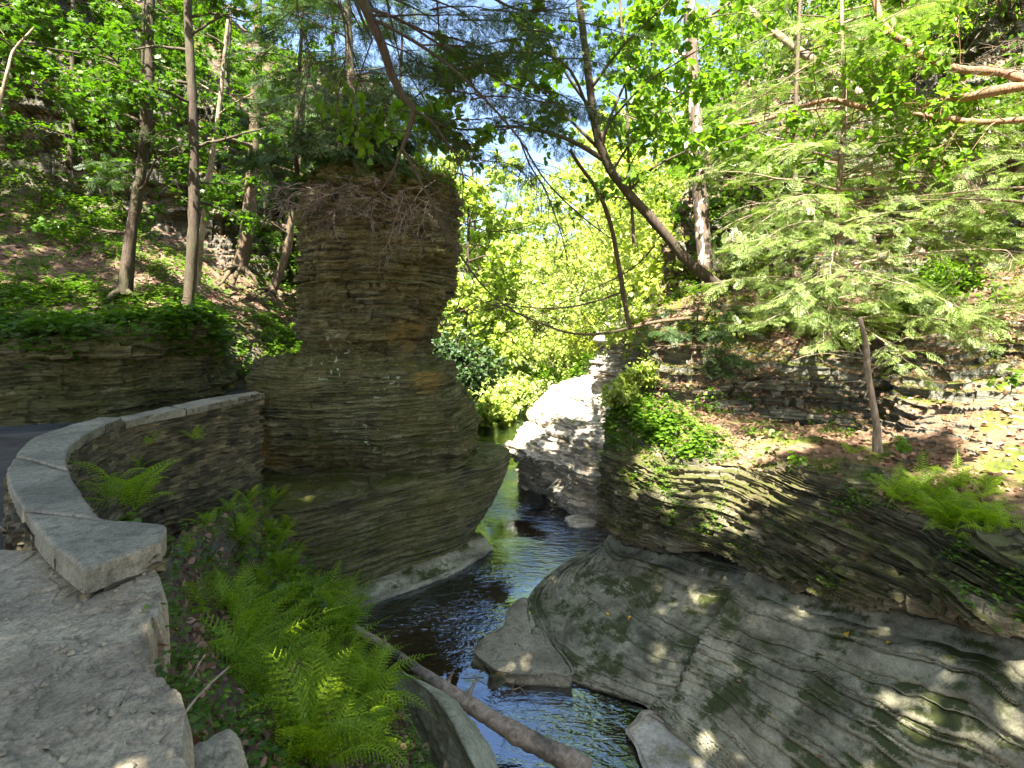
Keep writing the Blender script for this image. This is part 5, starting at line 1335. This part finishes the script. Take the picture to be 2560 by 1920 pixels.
# far slopes
for g, n, sd in ((GFR, 9000, 82), (GFL, 5000, 83), (GFB, 9000, 84)):
    m = M(); P, N, r = scatter(g, n, lambda P, N: (P[:, 1] < 60) * (P[:, 2] > .3) * (.3 + blotch(P, .3, sd, -.1, 3)), sd); plantlets(m, P, N, r, 9, .5, .22)
    tag(m.build('undergrowth', MT['cover']), 'green undergrowth covering the distant slopes of the gorge', 'undergrowth', kind='stuff')
# pillar top litter and moss
m = M(); P, N, r = scatter(GP, 1500, lambda P, N: (N[:, 2] > .4) * np.clip((P[:, 2] - 7.0) * 3, 0, 1), 85); plantlets(m, P, N, r, 6, .08, .08)
tag(m.build('moss', MT['maple']), 'dark moss and seedlings matted on the top of the rock pillar', 'moss', kind='stuff')

# fallen leaves one can count on the smooth terrace
P, N, r = scatter(GT, 46, lambda P, N: (N[:, 2] > .6) * (P[:, 1] < 8) * (P[:, 1] > 3.6), 86, .008)
lme = []
for k in range(4):
    m = M(); inst(m, LEAF_V * [1, 1, 2.2], LEAF_F, np.zeros((1, 3)), np.array([[0, 1., .1]]), np.array([[.1, 0, 1.]]), .05 + .012 * k); q = m.mesh('fallen_leaf'); q.materials.append(MT['yellow_leaf'] if k % 2 else MT['litter']); lme.append(q)
for i in range(len(P)):
    o = bpy.data.objects.new('fallen_leaf', lme[i % 4]); C.objects.link(o); o.location = tuple(map(float, P[i])); o.rotation_euler = (r.normal() * .2, r.normal() * .2, r.uniform(0, 6.28))
    tag(o, 'small yellow fallen leaf lying on the smooth grey terrace' if i % 2 else 'small brown fallen leaf lying on the smooth grey terrace', 'leaf', 'fallen leaves on the terrace')

# broad leaved seedlings at the lip of the fern bank
for i, (x, y, Y, h, lab) in enumerate([(268,612,6.0,.75,'tall thin seedling with pale leaves rising above the wall end ferns'), (285,622,5.6,.5,'seedling with round blue-green leaves left of the leaf cluster'), (300,625,5.8,.55,'seedling with large round leaves at the lip of the bank'), (322,632,5.7,.4,'low seedling with the largest oval leaves beside the shelf'), (310,600,6.3,.45,'small seedling behind the large leaved ones'), (130,548,4.0,.25,'little seedling at the foot of the wall end')]):
    T = Tree(600 + i)
    for k in range(3):
        B = wander(W(x + k * 4 - 4, y, Y), (T.r.normal() * .25, T.r.normal() * .2, 1), h, 7, T.r, 0, .1); tube(T.wood, B, np.linspace(.005, .002, 7), 4, cap=False); T.paths.append((B, 0, 0)); T.anchors(B, 7, .35, .01, side=.9); T.anchors(B[-2:], 4, .5, .01, side=.9)
    T.make('seedling', lab, 'plant', 'twig_dark', 'broad', 'leaf', .095, 'seedlings on the lip of the fern bank', trunkname='stem', crownname='leaves')
for i, (x, y, Y, h, lab) in enumerate([(1000,310,6.2,.4,'leafy sprig at the right edge above the leaf slope'), (1010,395,5.6,.3,'small bright sprig at the right edge in the leaf litter'), (905,455,6.2,.25,'five leaved seedling in the litter behind the ferns'), (770,460,7.6,.25,'green seedling at the edge of the litter ledge'), (800,470,7.0,.25,'small seedling on the mossy edge of the overhang')]):
    T = Tree(620 + i)
    for k in range(4):
        B = wander(W(x, y, Y), (T.r.normal() * .6, T.r.normal() * .4, .8), h, 6, T.r, .1, .1); tube(T.wood, B, np.linspace(.004, .002, 6), 4, cap=False); T.paths.append((B, 0, 0)); T.anchors(B, 8, .3, .01, side=.9)
    T.make('seedling', lab, 'plant', 'twig_dark', 'broad', 'leaf', .075, 'seedlings on the right bank', trunkname='stem', crownname='leaves')

# fallen log across the creek
P = cr([Z(352, 628, .5), Z(385, 648, .42), Z(425, 676, .33), Z(465, 702, .24), Z(505, 727, .17), Z(548, 750, .12), Z(588, 773, .08)], 90)
m = M(); tube(m, P, np.linspace(.055, .112, 90) * (1 + .10 * vnoise(np.arange(90) * .11, 0, 0, 4)), 22, .14)
r = np.random.default_rng(9)
for t, l in ((.17, .16), (.42, .2), (.50, .28), (.62, .1), (.30, .1)):
    q, e = at_t(P, t); v = perp(e, r); v[2] = abs(v[2]) + .4; tube(m, wander(q, v, l, 6, r, .1, .1), np.linspace(.035, .012, 6), 7, .2)
tag(m.build('fallen_log', MT['log_wood'], smooth=True), 'bare weathered log lying diagonally across the near creek', 'log')
# twigs caught at the cascade
m = M()
for k in range(14):
    tube(m, wander(Z(505 + r.normal() * 8, 692 + r.normal() * 5, .05 + .08 * r.uniform()), (r.normal(), r.normal() * .5, .15), r.uniform(.15, .4), 5, r, .05, .12), np.linspace(.008, .004, 5), 4, cap=False)
tag(m.build('driftwood', MT['twig_dark']), 'small heap of twigs caught against the log at the cascade', 'driftwood')
# sticks on the path
for i, (x, y, l) in enumerate([(205, 655, .25), (150, 600, .15), (120, 705, .2), (160, 742, .3), (138, 640, .12)]):
    m = M(); tube(m, wander(Z(x, y, 3.27 if x < 170 else 2.9), (r.normal(), r.normal(), 0), l, 5, r, 0, .08), [.004] * 5, 4, cap=False)
    tag(m.build('stick', MT['twig'], smooth=True), ['stick in the dirt beside the path edge', 'short stick near the capstone end on the flagstones', 'thin stick on the middle of the flagstones', 'long stick at the front edge of the flagstones', 'tiny stick by the side edge of the flagstones'][i], 'stick', 'sticks around the path')

# unseen trees added behind the path so their crowns shade the foreground
def shade_tree(seed, x, y, h, rad, label, z0=3.0, nb=34, t0=.3, size=.2):
    T = Tree(seed); r = T.r; P = wander((x, y, z0), (r.normal() * .05, r.normal() * .05, 1), h, 16, r, 0, .04, .02); T.limb(P, h * .014, .05, 9, .2)
    for k in range(nb):
        t = t0 + (.98 - t0) * (k + r.uniform(0, 1)) / nb; p, d = at_t(P, t); a = r.uniform(0, 6.28)
        B = wander(p, (math.cos(a), math.sin(a), r.uniform(0, .5)), rad * (.5 + .6 * math.sin(math.pi * min(1, .1 + .85 * (t - t0) / (1 - t0)))) * r.uniform(.7, 1.15), 8, r, .05, .1)
        tube(T.wood, B, np.linspace(.05, .01, 8), 5, .1, cap=False); T.broad(B, .03, 7, rad * .35, .15, 5, 9, .04, .4)
    return T.make('tree', label, 'tree', 'bark_dark', 'maple', 'leaf', size, 'unseen trees added for shade outside the picture', tilt=.5)
shade_tree(701, -7.6, -.8, 24, 4.6, 'unseen tall leafy tree added for shade beside the walkway, outside the picture on the left', nb=56, size=.26)
shade_tree(702, -3.6, -2.6, 20, 4.6, 'unseen tall leafy tree added for shade behind the viewpoint on the uphill side of the path', nb=50, size=.26)
shade_tree(703, .6, -3.2, 13.8, 3.8, 'unseen leafy tree added for shade directly behind the viewpoint beside the path', nb=44, size=.24)
shade_tree(704, 4.0, -3.6, 9.5, 3.0, 'smaller unseen leafy tree added for shade behind the viewpoint at the gorge edge', nb=36, size=.24)
shade_tree(705, -12.9, .3, 17.5, 4.0, 'unseen tall leafy tree added for shade on the slope outside the left edge of the picture', z0=4.5, nb=46, size=.26)
shade_tree(706, -16.5, 2.0, 21, 4.8, 'tallest unseen leafy tree added for shade on the slope outside the left edge, below the cliff', z0=6, nb=46, size=.26)
shade_tree(707, -21, 4.0, 22, 4.8, 'unseen leafy tree added for shade farthest up the slope outside the left edge', z0=9, nb=40, size=.26)
bush(470, W(628, 345, 12.9), 1.3, 1.1, 'loose bush half hiding the upright pale rock stack', 'far_leaf', .10, n=12, nl=6, group=BG)
# low growth on the mossy rocks of the right bank
for i, (x, y, Y, h, lm) in enumerate([(700,345,10.6,.6,'cover_yellow'),(745,335,10.4,.7,'far_leaf'),(780,318,10.6,.8,'cover_yellow'),(815,325,10.2,.5,'far_leaf'),(860,330,9.6,.6,'cover_yellow'),(640,385,10.3,.5,'far_leaf'),(905,310,9.4,.6,'broad'),(950,285,9.6,.6,'broad'),(985,240,10.2,.7,'maple'),(735,290,12.4,1.0,'far_leaf'),(660,360,11.0,.7,'cover_yellow'),(620,400,10.2,.4,'far_leaf')]):
    bush(450 + i, W(x, y, Y), h, h * 1.1, 'low bright plant on the mossy rocks ' + ['under the flaky trunk', 'left of the slender hemlock', 'high left of the slender hemlock', 'at the foot of the slender hemlock', 'behind the small dead sapling', 'at the far shoulder of the ledge', 'right of the small dead sapling', 'in front of the dark cliff', 'under the leaning logs', 'beside the broken fork', 'at the end of the hanging limb', 'nearest the pale outcrop'][i], lm, .075, n=12, nl=6, name='plant', group='low plants on the mossy rocks')
# pale dead twigs hanging below the old tree
for i, (x, y, Y) in enumerate([(945, 140, 8.2), (975, 165, 8.0), (905, 175, 8.6), (990, 130, 7.6)]):
    T = Tree(660 + i); T.paths.append((np.array([W(x, y, Y)]), 0, 0))
    for k in range(3): T.bough(W(x, y, Y), np.array([T.r.normal() * .8, -.2, -.5]), 1.1, 10, .2, True)
    o = T.wood.build('dead_branch', MT['twig'], smooth=True)
    tag(o, 'spray of pale dead twigs ' + ['under the forked orange limbs', 'in front of the leaning logs', 'above the dark cliff ledge', 'closest to the right edge limbs'][i], 'dead branch', 'dead twigs on the right bank')
# grit and chips of stone on the paving
P, N, r = scatter(GPATH, 420, lambda P, N: (P[:, 1] > 1.2) * (.2 + 2 * np.exp(-((P[:, 0] - inpoly_edge(P[:, 1]) + .25) / .22) ** 2)), 87, .004)
CV = np.array([[-.5, -.4, 0], [.5, -.5, 0], [.45, .5, 0], [-.4, .45, 0], [-.3, -.3, .35], [.35, -.3, .3], [.3, .35, .4], [-.3, .3, .3]]); CF = [[0, 1, 5, 4], [1, 2, 6, 5], [2, 3, 7, 6], [3, 0, 4, 7], [4, 5, 6, 7]]
m = M(); inst(m, CV, CF, P, rvec(len(P), r) * [1, 1, .1], N, r.uniform(.006, .03, len(P)))
tag(m.build('gravel', MT['flag']), 'loose grit and stone chips along the edge of the flagstones', 'gravel', kind='stuff')
m = M(); P, N, r = scatter(GPATH, 260, lambda P, N: (P[:, 1] > 1.2) * (.3 + 2 * np.exp(-((P[:, 0] - inpoly_edge(P[:, 1]) + .15) / .3) ** 2)), 88, .006)
ax = rvec(len(P), r) * [1, 1, .05]; inst(m, np.array([[-.03, 0, 0], [.03, 0, 0], [.02, 1, .02], [-.02, 1, .02]]), [[0, 1, 2, 3]], P, ax, N, r.uniform(.03, .10, len(P)))
tag(m.build('twig_litter', MT['twig']), 'fine dry needles and twigs scattered on the flagstones', 'litter', kind='stuff')
shade_tree(708, -2.9, 1.1, 13.5, 3.6, 'unseen leafy tree added for shade, leaning over the creek from the path just left of the viewpoint', nb=30, t0=.6, size=.22)  # further unseen crowns added to deepen the shade
shade_tree(709, -10.5, -6.5, 31, 4.8, 'tallest unseen leafy tree added for shade above the path, well outside the picture', nb=50, t0=.55, size=.28)
shade_tree(710, -15.5, -5.0, 31, 4.8, 'unseen tall leafy tree added for shade on the upper slope, well outside the picture', z0=5, nb=50, t0=.55, size=.28)
